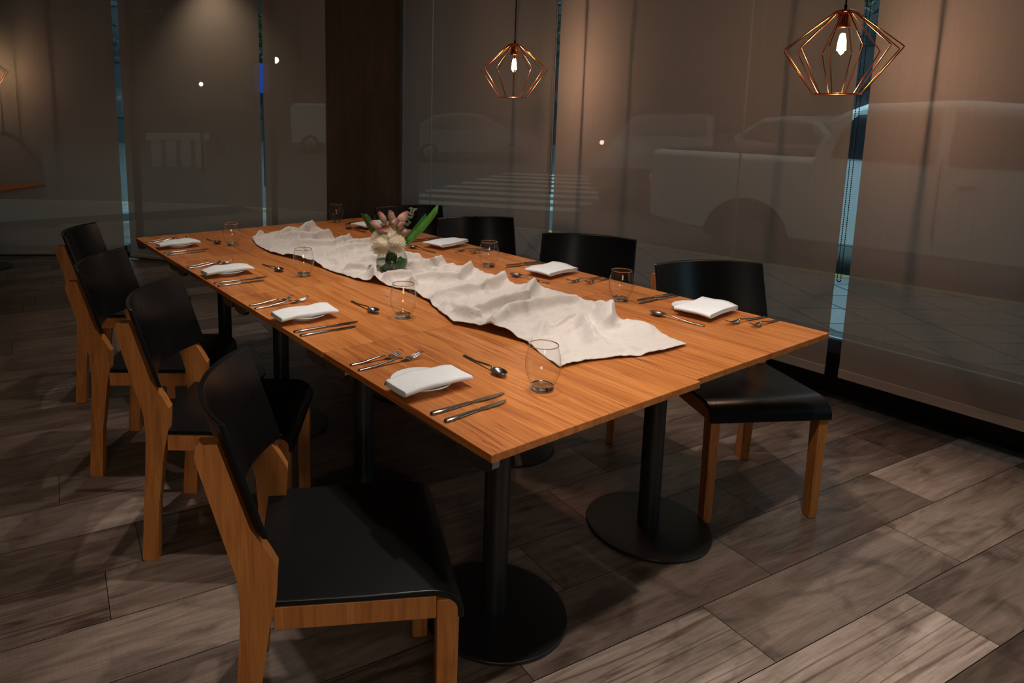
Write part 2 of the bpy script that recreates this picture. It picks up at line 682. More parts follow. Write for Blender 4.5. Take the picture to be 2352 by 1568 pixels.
# plinths under the glazing
struct(MB().box((1.0, .20, SILL / 2 - .03), (7.6, .22, SILL - .06), MR @ Matrix.Translation((-1.0, .12, 0)))
       .build('wall_right', M['plinth']))
struct(MB().box((.9, .13, .02), (3.0, .10, .04), ML).build('baseboard_back', M['plinth']))
struct(MB().box((2.9, .13, .02), (5.8, .10, .04), M0).build('baseboard_left', M['plinth']))
# header above the glazing
struct(MB().box((0, .08, 2.78), (9.2, .2, .16), MR).build('trim_1', M['plinth']))
struct(MB().box((.9, .10, 2.78), (3.4, .2, .16), ML).build('trim_2', M['plinth']))
struct(MB().box((2.8, .10, 2.78), (6.0, .2, .16), M0).build('trim_3', M['plinth']))
# concrete pillar in the corner
pl = MB()
a_ = Q0 + QD * 2.20
pts = [(a_.x + .0, a_.y + .0), (2.66, 4.30), (2.98, 4.42), (2.62, 5.0), (a_.x + .22, a_.y + .42)]
pl.prism(pts, 0, CEIL, 'z')
struct(pl.build('wall_corner', M['pillar'], bevel=.01), 'dark stained concrete pillar between the two window runs')


wi = 0


def window(Mx, x0, x1, off, sill, joints=()):
    global wi
    wi += 1
    fr = MB()
    L = x1 - x0
    fr.box(((x0 + x1) / 2, off + .04, sill - .035), (L, .14, .07), Mx)
    fr.box(((x0 + x1) / 2, off + .04, 2.69), (L, .08, .05), Mx)
    o = fr.build('window_%d' % wi, M['frame'])
    struct(o)
    MB().box(((x0 + x1) / 2, off - .015, sill + .004), (L, .02, .012), Mx).build('sill_strip', M['sill'], o)
    pn = MB()
    xs = [x0] + list(joints) + [x1]
    for a, b in zip(xs[:-1], xs[1:]):
        a2, b2 = a + .003, b - .003
        pn.add([Mx @ Vector(p) for p in ((a2, off, sill), (b2, off, sill), (b2, off, 2.68), (a2, off, 2.68))], [(0, 1, 2, 3)])
    pn.build('pane', M['pane'], o)
    for j in joints:
        MB().box((j, off, (sill + 2.68) / 2), (.008, .010, 2.68 - sill), Mx).build('glass_joint', M['sill'], o)
    return o


window(MR, -4.2, .52, .08, SILL, (-1.72,))
window(MR, .52, 2.44, .08, SILL, (1.13,))
window(MR, 2.44, 4.35, .08, SILL, (4.0,))
window(ML, 0, 1.56, .12, .10, ())
window(ML, 1.56, 2.22, .12, .10, ())
window(M0, 0, 5.7, .12, .10, (1.9, 3.8))

M['mullion'] = simple('blue_black_mullion', (.006, .016, .035), .35, .2, .1, 20)
struct(MB().box((-.016, .16, 1.37), (.060, .05, 2.6), ML).build('trim_4', M['mullion']))
struct(MB().box((1.580, .16, 1.37), (.034, .05, 2.6), ML).build('trim_5', M['mullion']))
BEAD = MB().sphere((0, 0, 0), .0031, 6, 4)


def blind(Mx, x0, x1, z0, label, chain=None, hem=True, band=.045):
    o = empty('roller_blind', Mx @ Vector(((x0 + x1) / 2, 0, z0)), 0, label, 'blind', 'roller blinds over the windows')
    T = Matrix.Translation(-o.location)
    r = random.Random(int(x0 * 100) + 7)
    ph = r.random() * 6
    zt = 2.66

    def f(u, v):
        x, z = x0 + (x1 - x0) * u, z0 + .01 + (zt - z0) * v
        e = .004 * math.sin(x * 2.1 + ph) * (1 - v) + .0018 * math.sin(x * 9 + ph + z)
        return T @ (Mx @ Vector((x, e, z)))
    MB().grid(f, 40, 30).build('fabric', M['blind'], o)
    e0 = .0
    MB().box(((x0 + x1) / 2, e0 - .003, z0 + band / 2), (x1 - x0, .012, band), T @ Mx).build('hem_bar', M['hem'], o, bevel=.003)
    MB().tube([T @ (Mx @ Vector((x0, 0, 2.69))), T @ (Mx @ Vector((x1, 0, 2.69)))], .028, 14).build('roller_tube', M['hem'], o)
    if chain:
        cx, zb = chain
        cb = MB()
        n = 0
        dz = .0105
        z = zb
        while z < 2.66:
            for s in (-1, 1):
                c = T @ (Mx @ Vector((cx + s * .008, -.018, z)))
                cb.add([tuple(c + Vector(p)) for p in BEAD.v], BEAD.f, True)
            z += dz
        for k in range(1, 5):
            a = PI * k / 5
            c = T @ (Mx @ Vector((cx + .008 * math.cos(a), -.018, zb - .009 * math.sin(a))))
            cb.add([tuple(c + Vector(p)) for p in BEAD.v], BEAD.f, True)
        for s in (-1, 1):
            cb.tube([T @ (Mx @ Vector((cx + s * .008, -.018, zb))), T @ (Mx @ Vector((cx + s * .008, -.018, 2.66)))], .0008, 4)
        cb.build('bead_chain', M['cord'], o)
    return o


blind(MR, -1.40, .490, .172, 'brown screen blind at the far right, its bottom hem above the dark plinth')
blind(MR, .553, 2.428, .168, 'wide brown screen blind behind the pickup-side chairs, between the two pendant lamps', chain=(.527, .66))
blind(MR, 2.462, 4.31, .165, 'brown screen blind just right of the concrete pillar', chain=(2.446, .9))
blind(ML, .0, 1.555, .022, 'grey-brown screen blind behind the far left end of the long table', band=.03)
blind(ML, 1.590, 2.205, .022, 'narrow dark screen blind just left of the concrete pillar', band=.03)
blind(M0, .0, 2.6, .030, 'leftmost dark screen blind behind the spare table', band=.03)

# ------------------------------------------------------------------ tables
A_, B_, DX, DY = .7389, .7238, .0147, .0147


def make_table(x, y, label, bracket=True, rz=0, slit=0, group='square tables pushed together into one long table'):
    o = empty('dining_table', (x + B_ / 2, y + A_ / 2, 0), rz, label, 'table', group)
    MB().box((slit * .0032, 0, .7405), (B_ + .0046, A_ - .0012, .019)).build('tabletop', M['table'], o, bevel=.002, seg=2)
    MB().lathe([(.0, .0), (.2095, .0), (.2110, .0012), (.2110, .0090), (.2102, .0104), (.2088, .0110), (.2080, .01105), (.200, .0111), (.06, .0115), (.045, .0116), (.0, .0117)], 72).build('base_plate', M['blackmetal'], o)
    MB().lathe([(.036, .011), (.036, .718)], 36).build('pole', M['blackmetal'], o)
    MB().box((0, 0, .7235), (.34, .34, .011)).build('top_bracket', M['blackmetal'], o, bevel=.004)
    if bracket:
        for s in (-1, 1):
            b = MB()
            prof = [(-.060, 0), (-.058, -.016), (-.040, -.030), (0, -.034), (.040, -.030), (.058, -.016), (.060, 0)]
            b.prism(prof, 0, .02, 'x')
            b.xf(Matrix.Translation((-B_ / 2 + .006, s * (A_ / 2 - .062), .731)))
            b.build('link_clip', M['brushed'], o, bevel=.002)
    return o


pos_names = ['nearest', 'second', 'third', 'farthest']
tl = ['square wooden pedestal table at the near left, its corner pointing toward the camera',
      'square wooden pedestal table on the left side, second from the near end',
      'square wooden pedestal table on the left side, third from the near end',
      'square wooden pedestal table at the far left corner of the long row']
tr = ['square wooden pedestal table at the near right corner, pushed up beside the nearest left one',
      'square wooden pedestal table on the window side, second from the near end',
      'square wooden pedestal table on the window side, third from the near end',
      'square wooden pedestal table at the far right, nearest the concrete pillar']
for k in range(4):
    make_table(0, k * A_, tl[k], slit=1)
    make_table(B_ + DX, k * A_ + DY, tr[k], bracket=False, slit=-1)
spare = make_table(-.55 - B_ / 2, 6.42 - A_ / 2, 'spare dark wooden table alone at the far left by the blinds', False, math.radians(47), 0, None)
spare.location = (-.555, 6.365, 0)
if 'group' in spare:
    del spare['group']
for ch in spare.children:
    pass

# ------------------------------------------------------------------ chairs (origin between the front legs)


def curl_profile():
    top, th = [], .013
    top = [(-.405, .4485), (-.30, .4490), (-.18, .4498), (-.10, .4506), (-.05, .4515)]
    cx, cz, r = -.045, .402, .050
    for k in range(1, 9):
        a = math.radians(90 - k * 88 / 8)
        top.append((cx + (r + .028) * math.cos(a), cz + r * math.sin(a)))
    top.append((cx + r + .029, cz - .018))
    return top, th


def make_chair():
    o = empty('dining_chair')
    top, th = curl_profile()
    # seat: bent ply
    n = len(top)
    nor = []
    for i in range(n):
        a, b = Vector(top[max(i - 1, 0)]), Vector(top[min(i + 1, n - 1)])
        d = (b - a).normalized()
        nor.append(Vector((d.y, -d.x)))
    low = [tuple(Vector(top[i]) + nor[i] * th) for i in range(n)]
    m = MB()
    NY = 10
    vs = []
    for j in range(NY + 1):
        t = -1 + 2 * j / NY
        for i in range(n):
            hw = .222 - .006 * max(0, (-top[i][0] - .2) / .2)
            vs.append((top[i][0], t * hw, top[i][1]))
        for i in range(n):
            hw = .222 - .006 * max(0, (-top[i][0] - .2) / .2)
            vs.append((low[i][0], t * hw, low[i][1]))
    fs = []
    W = 2 * n
    for j in range(NY):
        for i in range(n - 1):
            a = j * W + i
            fs.append((a, a + 1, a + W + 1, a + W))
            fs.append((a + n, a + n + W, a + n + W + 1, a + n + 1))
        fs.append((j * W, j * W + W, j * W + W + n, j * W + n))
        a = j * W + n - 1
        fs.append((a, a + n, a + n + W, a + W))
    m.add(vs, fs, True)
    ends = []
    for j in (0, NY):
        for i in range(n - 1):
            a = j * W + i
            q = (a, a + n, a + n + 1, a + 1)
            ends.append(q if j == 0 else q[::-1])
    m.f += ends
    m.sm += [False] * len(ends)
    m.mi += [0] * len(ends)
    m.build('seat', M['black'], o, bevel=.0025, seg=2)
    # backrest: curved in plan, leaning back
    tb = .013

    def bp(u, v, off):
        y = (-1 + 2 * u) * .225
        z = .592 + v * (.842 - .592)
        x0 = -.372 - (z - .60) * .317
        x = x0 - .072 * (1 - (y / .225) ** 2) ** 1.0
        nx, ny = 1, -2 * .072 * y / .225 ** 2
        L = math.hypot(nx, ny)
        return Vector((x + off * nx / L, y + off * ny / L, z - .317 * off))
    m = MB()
    nu, nv = 28, 6
    for off, fl in ((0, True), (-tb, False)):
        m.grid(lambda u, v: bp(u, v, off), nu, nv, True, fl)
    K = (nu + 1) * (nv + 1)
    ed = []
    for i in range(nu):
        for j, s in ((0, 0), (nv, 1)):
            a, b = i * (nv + 1) + j, (i + 1) * (nv + 1) + j
            ed.append((a, b, b + K, a + K) if s == 0 else (b, a, a + K, b + K))
    for j in range(nv):
        for i, s in ((0, 0), (nu, 1)):
            a, b = i * (nv + 1) + j, i * (nv + 1) + j + 1
            ed.append((b, a, a + K, b + K) if s == 0 else (a, b, b + K, a + K))
    m.f += ed
    m.sm += [False] * len(ed)
    m.mi += [0] * len(ed)
    m.build('backrest', M['black'], o, bevel=.003, seg=2)
    # rear posts
    for s in (-1, 1):
        prof = [(-.462, 0), (-.462, .02), (-.440, .30), (-.432, .42), (-.436, .50), (-.512, .770), (-.506, .797), (-.466, .797),
                (-.408, .615), (-.372, .556), (-.354, .522), (-.358, .455), (-.374, .385), (-.400, .20), (-.412, 0)]
        prof = prof[::-1]
        a, b = (.184, .218)
        m = MB().prism(prof, a if s > 0 else -b, b if s > 0 else -a, 'y')
        m.build('leg', M['wood'], o, bevel=.004, seg=2)
    for s in (-1, 1):
        m = MB().box((0.0, s * .200, .2125), (.050, .036, .425), taper=.84)
        m.build('leg', M['wood'], o, bevel=.004, seg=2)
    for s in (-1, 1):
        MB().box((-.195, s * .203, .406), (.34, .024, .052)).build('side_rail', M['wood'], o, bevel=.002)
    MB().box((-.006, 0, .400), (.022, .366, .048)).build('front_rail', M['wood'], o, bevel=.002)
    MB().box((-.385, 0, .400), (.022, .37, .055)).build('rear_rail', M['wood'], o, bevel=.002)
    return o


CH = [(0.033, 0.238, -.482, 'black and beech dining chair nearest the camera, pulled out at the left'),
      (0.068, 1.085, -.613, 'black and beech dining chair second from the near end on the left side'),
      (0.029, 1.753, -.587, 'black and beech dining chair third from the near end on the left side'),
      (0.110, 2.610, -.480, 'farthest black and beech dining chair on the left side'),
      (1.478, 0.197, -2.081, 'black and beech dining chair at the near right, its whole seat showing beside the table'),
      (1.400, 1.052, -2.568, 'black-backed dining chair on the window side, second from the near end'),
      (1.512, 1.659, -2.007, 'black-backed dining chair on the window side, third from the near end'),
      (1.507, 2.249, -1.894, 'farthest black-backed dining chair on the window side, behind the flowers')]
proto = make_chair()
for i, (x, y, a, lb) in enumerate(CH):
    o = proto if i == 0 else copy_tree(proto)
    o.location = (x, y, 0)
    o.rotation_euler.z = a
    tag(o, lb, 'chair', 'black and beech chairs around the long table')

# ------------------------------------------------------------------ tableware
ZT_ = .7505


def strip(sections):
    """sections: (x, halfwidth, zmid, thickness) -> closed strip along x"""
    vs, fs = [], []
    for x, h, z, t in sections:
        vs += [(x, -h, z - t / 2), (x, h, z - t / 2), (x, h * .82, z + t / 2), (x, -h * .82, z + t / 2)]
    n = len(sections)
    for i in range(n - 1):
        for k in range(4):
            a, b = i * 4 + k, i * 4 + (k + 1) % 4
            fs.append((a, b, b + 4, a + 4))
    fs += [(3, 2, 1, 0), (n * 4 - 4, n * 4 - 3, n * 4 - 2, n * 4 - 1)]
    return vs, fs


def make_fork(name, L):
    o = empty(name)
    s = L / .211
    hd = MB()
    sec = [(0, .0045, .0022, .003), (.006, .0062, .0022, .0032), (.05, .0055, .003, .003), (.10, .0034, .0085, .0032), (.128, .0028, .0115, .0034),
           (.140, .004, .0105, .003)]
    hd.add(*strip([(x * s, h, z, t) for x, h, z, t in sec]), True)
    hd.build('handle', M['steel'], o)
    h = MB()
    sec = [(.138, .0035, .0107, .0028), (.146, .0085, .0085, .0022), (.155, .0112, .006, .002), (.164, .0120, .0052, .002)]
    h.add(*strip([(x * s, hh, z, t) for x, hh, z, t in sec]), True)
    for k in range(4):
        y = (-1.5 + k) * .0064
        sec2 = [(.163, .0022, .0052, .002), (.180, .0018, .0068, .002), (.197, .0014, .0125, .0018), (.211, .0008, .020, .0012)]
        v, f = strip([(x * s, hh, z, t) for x, hh, z, t in sec2])
        h.add([(p[0], p[1] + y * (1 if p[0] > .17 * s else .95), p[2]) for p in v], f, True)
    h.build('tines', M['steel'], o)
    return o


def make_knife(name, L):
    o = empty(name)
    s = L / .232
    hd = MB()
    hd.add(*strip([(0, .004, .0028, .003), (.004, .0078, .0028, .0044), (.05, .0070, .0028, .0042), (.11, .0052, .003, .0045), (.118, .0048, .003, .0045)]), True)
    hd.xf(Matrix.Scale(s, 4, (1, 0, 0)))
    hd.build('handle', M['steel'], o)
    b = MB()
    prof = [(.117, -.0040), (.126, -.0045), (.150, -.0080), (.190, -.0085), (.212, -.0060), (.226, -.001), (.232, .0045), (.20, .0062), (.15, .0058),
            (.132, .0060), (.128, .0035), (.117, .0040)]
    b.prism([(x * s, y) for x, y in prof], .0022, .0036, 'z')
    b.build('blade', M['steel'], o)
    return o


def make_spoon(name, L):
    o = empty(name)
    s = L / .195
    hd = MB()
    hd.add(*strip([(x * s, h, z, t) for x, h, z, t in [(0, .004, .0022, .003), (.006, .006, .0022, .0032), (.05, .0052, .003, .003), (.10, .0034, .009, .003),
                                                      (.128, .0026, .0125, .0032), (.140, .003, .0115, .003)]]), True)
    hd.build('handle', M['steel'], o)
    b = MB()

    def f(u, v):
        a, r = 2 * PI * u, v
        x, y = .1665 + .0285 * r * math.cos(a), .0185 * r * math.sin(a) * (1 - .12 * math.cos(a))
        z = .0025 + .0095 * r * r
        return (x * s, y, z)
    b.grid(f, 28, 7, True)
    b.build('bowl', M['steel'], o, solid=.0014)
    return o


def make_plate():
    o = empty('side_plate')
    prof = [(0, .0022), (.040, .0022), (.044, .0), (.048, .0005), (.050, .004), (.066, .0105), (.0795, .0165), (.081, .0182), (.079, .0190), (.064, .0130),
            (.050, .0075), (.046, .0056), (0, .0052)]
    b = MB().lathe(prof, 64)
    b.build('rim_dish', M['porcelain'], o)
    return o


def make_napkin(L, Wd, seed, droop=0.004):
    """folded cloth: U-fold along one long edge, several layers"""
    r = random.Random(seed)
    ph = [r.random() * 6 for _ in range(6)]
    b = MB()
    for layer, (h0, h1, inset) in enumerate([(.0, .0125, 0), (.0022, .0102, .004), (.0046, .0078, .008)]):
        prof = []
        w0 = -Wd / 2 + inset
        nf = 10
        for k in range(9):
            prof.append((Wd / 2 - (Wd - .012) * k / 8 - (.002 * layer), h0))
        rr = (h1 - h0) / 2
        for k in range(1, nf):
            a = -PI / 2 - PI * k / nf
            prof.append((w0 + rr * 1.25 + rr * 1.25 * math.cos(a), h0 + rr + rr * math.sin(a)))
        for k in range(9):
            prof.append((w0 + .012 + (Wd - .012 - inset) * k / 8 - (.003 * (2 - layer)), h1))
        n = len(prof)

        def f(u, v, prof=prof, layer=layer):
            i = v * (n - 1)
            i0 = min(int(i), n - 2)
            t = i - i0
            w = prof[i0][0] * (1 - t) + prof[i0 + 1][0] * t
            z = prof[i0][1] * (1 - t) + prof[i0 + 1][1] * t
            x = (-.5 + u) * L
            wav = .0035 * math.sin(x * 32 + ph[0] + w * 22) * (.3 + abs(x) / L * 1.4) + .002 * math.sin(x * 60 + ph[1])
            open_ = max(0, w / Wd + .5)
            wav *= .4 + open_
            # ends sag beyond the plate rim, open edge lifts a little
            z2 = z + wav * .8 - droop * (2 * abs(x) / L) ** 3 + .003 * open_ * math.sin(ph[2] + u * 5)
            return (x, w + .003 * math.sin(ph[3] + u * 7) * open_, z2 + .002)
        b.grid(f, 36, n - 1, True)
    return b


def make_tumbler():
    o = empty('drinking_glass')
    prof = [(.0270, .0), (.0285, .010), (.0345, .022), (.0410, .038), (.0447, .055), (.0452, .068), (.0430, .088), (.0392, .106), (.0368, .1165)]
    MB().lathe(prof, 48).build('bowl', M['tumbler'], o)
    MB().lathe([(.0352, .1162), (.0358, .1178), (.0368, .1183), (.0376, .1176), (.0378, .1162), (.0366, .1155)], 48, close=True).build('rim', M['thick'], o)
    MB().lathe([(0, .0), (.0262, .0), (.0280, .003), (.0292, .0105), (.0270, .0125), (.018, .0095), (0, .0090)], 48).build('thick_base', M['thick'], o)
    return o


P = dict(
    L=[dict(f=[((.012, .598), (.170, .588)), ((.011, .552), (.222, .549))], k=[((.011, .223), (.242, .221)), ((.014, .174), (.216, .184))],
            s=((.327, .490), (.311, .300)), n=(.100, .352), p=(.097, .378), g=(.340, .192)),
       dict(f=[((.006, 1.317), (.170, 1.306)), ((.006, 1.266), (.214, 1.267))], k=[((.008, .950), (.238, .936)), ((.008, .905), (.204, .895))],
            s=((.347, 1.172), (.339, .979)), n=(.106, 1.067), p=(.110, 1.085), g=(.396, .903)),
       dict(f=[((.008, 2.072), (.168, 2.060)), ((.006, 2.035), (.213, 2.04)), ], k=[((.010, 1.702), (.240, 1.698)), ((.008, 1.652), (.204, 1.647))],
            s=((.321, 1.942), (.331, 1.749)), n=(.117, 1.838), p=(.125, 1.855), g=(.380, 1.637)),
       dict(f=[((.008, 2.790), (.171, 2.783)), ((.009, 2.752), (.216, 2.755))], k=[((.010, 2.435), (.237, 2.429)), ((.010, 2.376), (.204, 2.378))],
            s=((.317, 2.710), (.323, 2.517)), n=(.119, 2.562), p=(.128, 2.578), g=(.370, 2.462))],
    R=[dict(f=[((1.455, .178), (1.287, .182)), ((1.455, .222), (1.250, .245))], k=[((1.452, .588), (1.255, .604)), ((1.455, .565), (1.226, .572))],
            s=((1.178, .275), (1.150, .455)), n=(1.323, .362), p=(1.318, .400), g=(1.207, .640)),
       dict(f=[((1.450, .895), (1.285, .880)), ((1.450, .930), (1.243, .935))], k=[((1.452, 1.305), (1.253, 1.326)), ((1.450, 1.274), (1.224, 1.292))],
            s=((1.176, .975), (1.140, 1.152)), n=(1.313, 1.092), p=(1.318, 1.125), g=(1.176, 1.352)),
       dict(f=[((1.450, 1.640), (1.288, 1.622)), ((1.453, 1.684), (1.250, 1.700))], k=[((1.445, 2.078), (1.248, 2.080)), ((1.440, 2.040), (1.212, 2.040))],
            s=((1.160, 1.735), (1.130, 1.915)), n=(1.311, 1.848), p=(1.318, 1.880), g=(1.180, 2.120)),
       dict(f=[((1.450, 2.390), (1.288, 2.380)), ((1.453, 2.430), (1.250, 2.440))], k=[((1.445, 2.800), (1.248, 2.790)), ((1.440, 2.770), (1.212, 2.755))],
            s=((1.180, 2.440), (1.150, 2.620)), n=(1.300, 2.585), p=(1.310, 2.610), g=(1.215, 2.868))])
where = {'L': ['the nearest left-side place', 'the second left-side place', 'the third left-side place', 'the farthest left-side place'],
         'R': ['the nearest window-side place', 'the second window-side place', 'the third window-side place', 'the farthest window-side place']}
gls = {'L': ['clear stemless tumbler nearest the camera, standing by the cloth runner end',
             'clear stemless tumbler on the left side, second from the near end',
             'clear stemless tumbler on the left side, third from the near end',
             'clear stemless tumbler on the left side, farthest back near the runner end'],
       'R': ['clear stemless tumbler on the window side nearest the camera, behind the raised cloth corner',
             'clear stemless tumbler on the window side in front of the black chair backs',
             'clear stemless tumbler on the window side, third from the near end, by the flowers',
             'clear stemless tumbler at the far end in front of the concrete pillar']}
protos = dict(bf=make_fork('dinner_fork', .211), sf=make_fork('salad_fork', .166), dk=make_knife('dinner_knife', .232), bk=make_knife('butter_knife', .200),
              sp=make_spoon('dessert_spoon', .195), pl=make_plate(), gl=make_tumbler())
used = set()


def put(key, loc, rz, label, cat, group):
    if key in used:
        o = copy_tree(protos[key])
    else:
        o = protos[key]
        used.add(key)
    o.location = loc
    o.rotation_euler = (0, 0, rz)
    return tag(o, label, cat, group)


def ab(a, b):
    return math.atan2(b[1] - a[1], b[0] - a[0])


for side in 'LR':
    for i, d in enumerate(P[side]):
        wh = where[side][i]
        (a, b) = d['f'][0]
        put('sf', (a[0], a[1], ZT_), ab(a, b), 'smaller outer steel fork at %s' % wh, 'fork', 'steel forks on the long table')
        (a, b) = d['f'][1]
        put('bf', (a[0], a[1], ZT_), ab(a, b), 'larger steel fork beside the napkin at %s' % wh, 'fork', 'steel forks on the long table')
        (a, b) = d['k'][0 if side == 'L' else 1]
        put('dk', (a[0], a[1], ZT_), ab(a, b), 'longer steel knife nearest the napkin at %s' % wh, 'knife', 'steel knives on the long table')
        (a, b) = d['k'][1 if side == 'L' else 0]
        put('bk', (a[0], a[1], ZT_), ab(a, b), 'shorter outer steel knife at %s' % wh, 'knife', 'steel knives on the long table')
        (a, b) = d['s']
        put('sp', (a[0], a[1], ZT_), ab(a, b), 'steel spoon laid across the top of %s' % wh, 'spoon', 'steel spoons on the long table')
        put('pl', (d['p'][0], d['p'][1], ZT_), 0, 'round white side plate under the napkin at %s' % wh, 'plate', 'white side plates')
        put('gl', (d['g'][0], d['g'][1], ZT_), 0, gls[side][i], 'glass', 'stemless tumblers on the table')
        if side == 'L':
            nb = make_napkin(.205, .098, 11 + i)
            rz = math.radians((-1, -3, -2, -2)[i])
        else:
            nb = make_napkin(.130, .212, 31 + i)
            rz = math.radians((-84, -82, -80, -80)[i])
        no = nb.build('cloth_napkin', M['napkin'], solid=.0018)
        no.location = (d['n'][0], d['n'][1], ZT_ + .0185)
        no.rotation_euler = (0, 0, rz)
        tag(no, 'folded white cloth napkin on the plate at %s' % wh, 'napkin', 'folded white napkins')

# ------------------------------------------------------------------ linen runner
LE = np.array([(.20, .47), (.28, .49), (.48, .555), (.66, .52), (.74, .49), (.88, .53), (1.02, .585), (1.18, .60), (1.31, .575), (1.45, .53), (1.59, .515), (1.81, .51),
               (1.94, .50), (2.16, .455), (2.39, .475), (2.56, .52), (2.70, .60)])
RE = np.array([(.18, .95), (.33, .99), (.50, .985), (.60, 1.01), (.68, 1.03), (.9, 1.025), (1.12, 1.01), (1.30, 1.04), (1.46, 1.01), (1.62, 1.01), (1.84, 1.00), (2.03, .985),
               (2.20, .95), (2.34, .91), (2.5, .96), (2.70, .93)])
NV, NU = 520, 120
rs = np.random.RandomState(4)


def vnoise(x, y, seed):
    r = np.random.RandomState(seed)
    G = r.rand(96, 96)
    xi, yi = np.floor(x).astype(int), np.floor(y).astype(int)
    fx, fy = x - xi, y - yi
    fx, fy = fx * fx * (3 - 2 * fx), fy * fy * (3 - 2 * fy)
    g = lambda a, b: G[a % 96, b % 96]
    return (g(xi, yi) * (1 - fx) + g(xi + 1, yi) * fx) * (1 - fy) + (g(xi, yi + 1) * (1 - fx) + g(xi + 1, yi + 1) * fx) * fy


vv, uu = np.meshgrid(np.linspace(0, 1, NV + 1), np.linspace(0, 1, NU + 1), indexing='ij')
# arc position along the runner; near and far ends are slanted hems
y0 = .265 - .085 * uu + .012 * np.sin(uu * 7)
y1 = 2.56 + .14 * np.sin(uu * PI) + .03 * uu
Y = y0 + (y1 - y0) * vv
XL = np.interp(Y, LE[:, 0], LE[:, 1]) + .006 * (vnoise(Y * 22, Y * 0, 1) - .5)
XR = np.interp(Y, RE[:, 0], RE[:, 1]) + .006 * (vnoise(Y * 22, Y * 0 + 3, 2) - .5)
X = XL + (XR - XL) * uu
# ridges: (x0,y0,x1,y1,height,width,sharp)
RG = [(.55, .62, .74, .70, .038, .030), (.74, .70, .96, .66, .030, .034), (.86, .42, .97, .52, .060, .040), (.97, .52, 1.02, .60, .040, .05),
      (.62, .78, .86, .80, .030, .026), (.86, .80, 1.02, .90, .034, .03), (.56, .70, .55, .80, .030, .022), (.60, .98, .80, 1.00, .026, .03),
      (.80, 1.00, 1.00, 1.06, .034, .032), (.62, 1.15, .66, 1.24, .030, .020), (.66, 1.24, .85, 1.20, .026, .03), (.85, 1.20, 1.02, 1.30, .036, .034),
      (.56, 1.34, .60, 1.44, .034, .02), (.60, 1.32, .70, 1.30, .028, .024), (.80, 1.42, 1.02, 1.46, .030, .03), (.56, 1.58, .64, 1.52, .020, .02),
      (.70, 1.66, .95, 1.60, .026, .035), (.85, 1.78, 1.00, 1.86, .030, .035), (.60, 1.90, .90, 1.98, .024, .04), (.82, 2.05, .98, 2.02, .028, .03),
      (.60, 2.20, .76, 2.10, .026, .03), (.76, 2.10, .96, 2.22, .026, .03), (.62, 2.44, .78, 2.36, .030, .035), (.78, 2.36, .92, 2.36, .034, .03),
      (.80, 2.52, .93, 2.62, .052, .040), (.66, 2.52, .80, 2.58, .028, .03), (.70, .34, .84, .50, .018, .03), (.60, .46, .72, .56, .016, .03)]
for _ in range(26):
    yy, xx, aa, ll = .5 + rs.rand() * 2.1, .55 + rs.rand() * .42, rs.rand() * PI, .06 + rs.rand() * .10
    RG.append((xx - ll * math.cos(aa) / 2, yy - ll * math.sin(aa) / 2, xx + ll * math.cos(aa) / 2, yy + ll * math.sin(aa) / 2, .006 + .012 * rs.rand(), .010 + .014 * rs.rand()))
wx = .022 * (vnoise(X * 7, Y * 7, 7) - .5)
wy = .022 * (vnoise(X * 7 + 9, Y * 7, 8) - .5)
H = np.zeros_like(X)
DXs, DYs = np.zeros_like(X), np.zeros_like(X)
for (xa, ya, xb, yb, h, sg) in RG:
    dx, dy = xb - xa, yb - ya
    L2 = dx * dx + dy * dy
    t = np.clip(((X + wx - xa) * dx + (Y + wy - ya) * dy) / L2, 0, 1)
    px, py = X + wx - (xa + t * dx), Y + wy - (ya + t * dy)
    dd = np.sqrt(px * px + py * py)
    prof = .5 / (1 + (dd / (sg * .58)) ** 3.0) + .5 * np.exp(-dd / (sg * .5))
    taper = .75 + .25 * np.sin(t * PI)
    H = np.maximum(H, h * prof * taper) + .18 * h * prof * taper
    s = h * prof * .55
    DYs += -s * 1.5
    DXs += s * .15
cre = 0
for k, (fq, am) in enumerate(((8, .0085), (17, .0060), (34, .0030), (66, .0014))):
    n = vnoise(X * fq + 5 * wx * fq, Y * fq, 20 + k)
    cre = cre + am * (1 - np.abs(2 * n - 1) * 1.6)
H = H + np.maximum(cre, 0) * .9
mask = 1 - np.exp(-(((X - .717) ** 2 + (Y - 1.462) ** 2) / .062 ** 2) ** 2)
H = H * (mask * .88 + .12) * 1.0
edge = np.minimum(np.minimum(uu, 1 - uu) * .45, np.minimum(vv, 1 - vv) * 2.4)
flat = np.clip(edge / .03, 0, 1)
# hem pleats: the long edges lift and dip
pl_ = .014 * np.clip(vnoise(Y * 9, Y * 0, 40) - .52, 0, 1) * 2 * np.exp(-uu * 9) + .016 * np.clip(vnoise(Y * 8, Y * 0 + 5, 41) - .5, 0, 1) * 2 * np.exp(-(1 - uu) * 9)
H = H * (.45 + .55 * flat) + pl_
H = H * 1.55
Hc = np.minimum(H, .052 + .5 * np.maximum(H - .052, 0))
inner = np.clip(edge / .05, 0, 1)
X = X + DXs * inner * mask
Y = Y + DYs * inner * mask * .55
V = np.stack([X, Y, ZT_ + .0022 + Hc], -1).reshape(-1, 3)
idx = np.arange((NV + 1) * (NU + 1)).reshape(NV + 1, NU + 1)
q = np.stack([idx[:-1, :-1], idx[:-1, 1:], idx[1:, 1:], idx[1:, :-1]], -1).reshape(-1, 4)
rb = MB()
rb.v = [tuple(p) for p in V.tolist()]
rb.f = [tuple(f) for f in q.tolist()]
rb.sm = [True] * len(rb.f)
rb.mi = [0] * len(rb.f)
tag(rb.build('table_runner', M['linen'], solid=.0014), 'crumpled off-white linen runner along the middle of the table', 'runner')

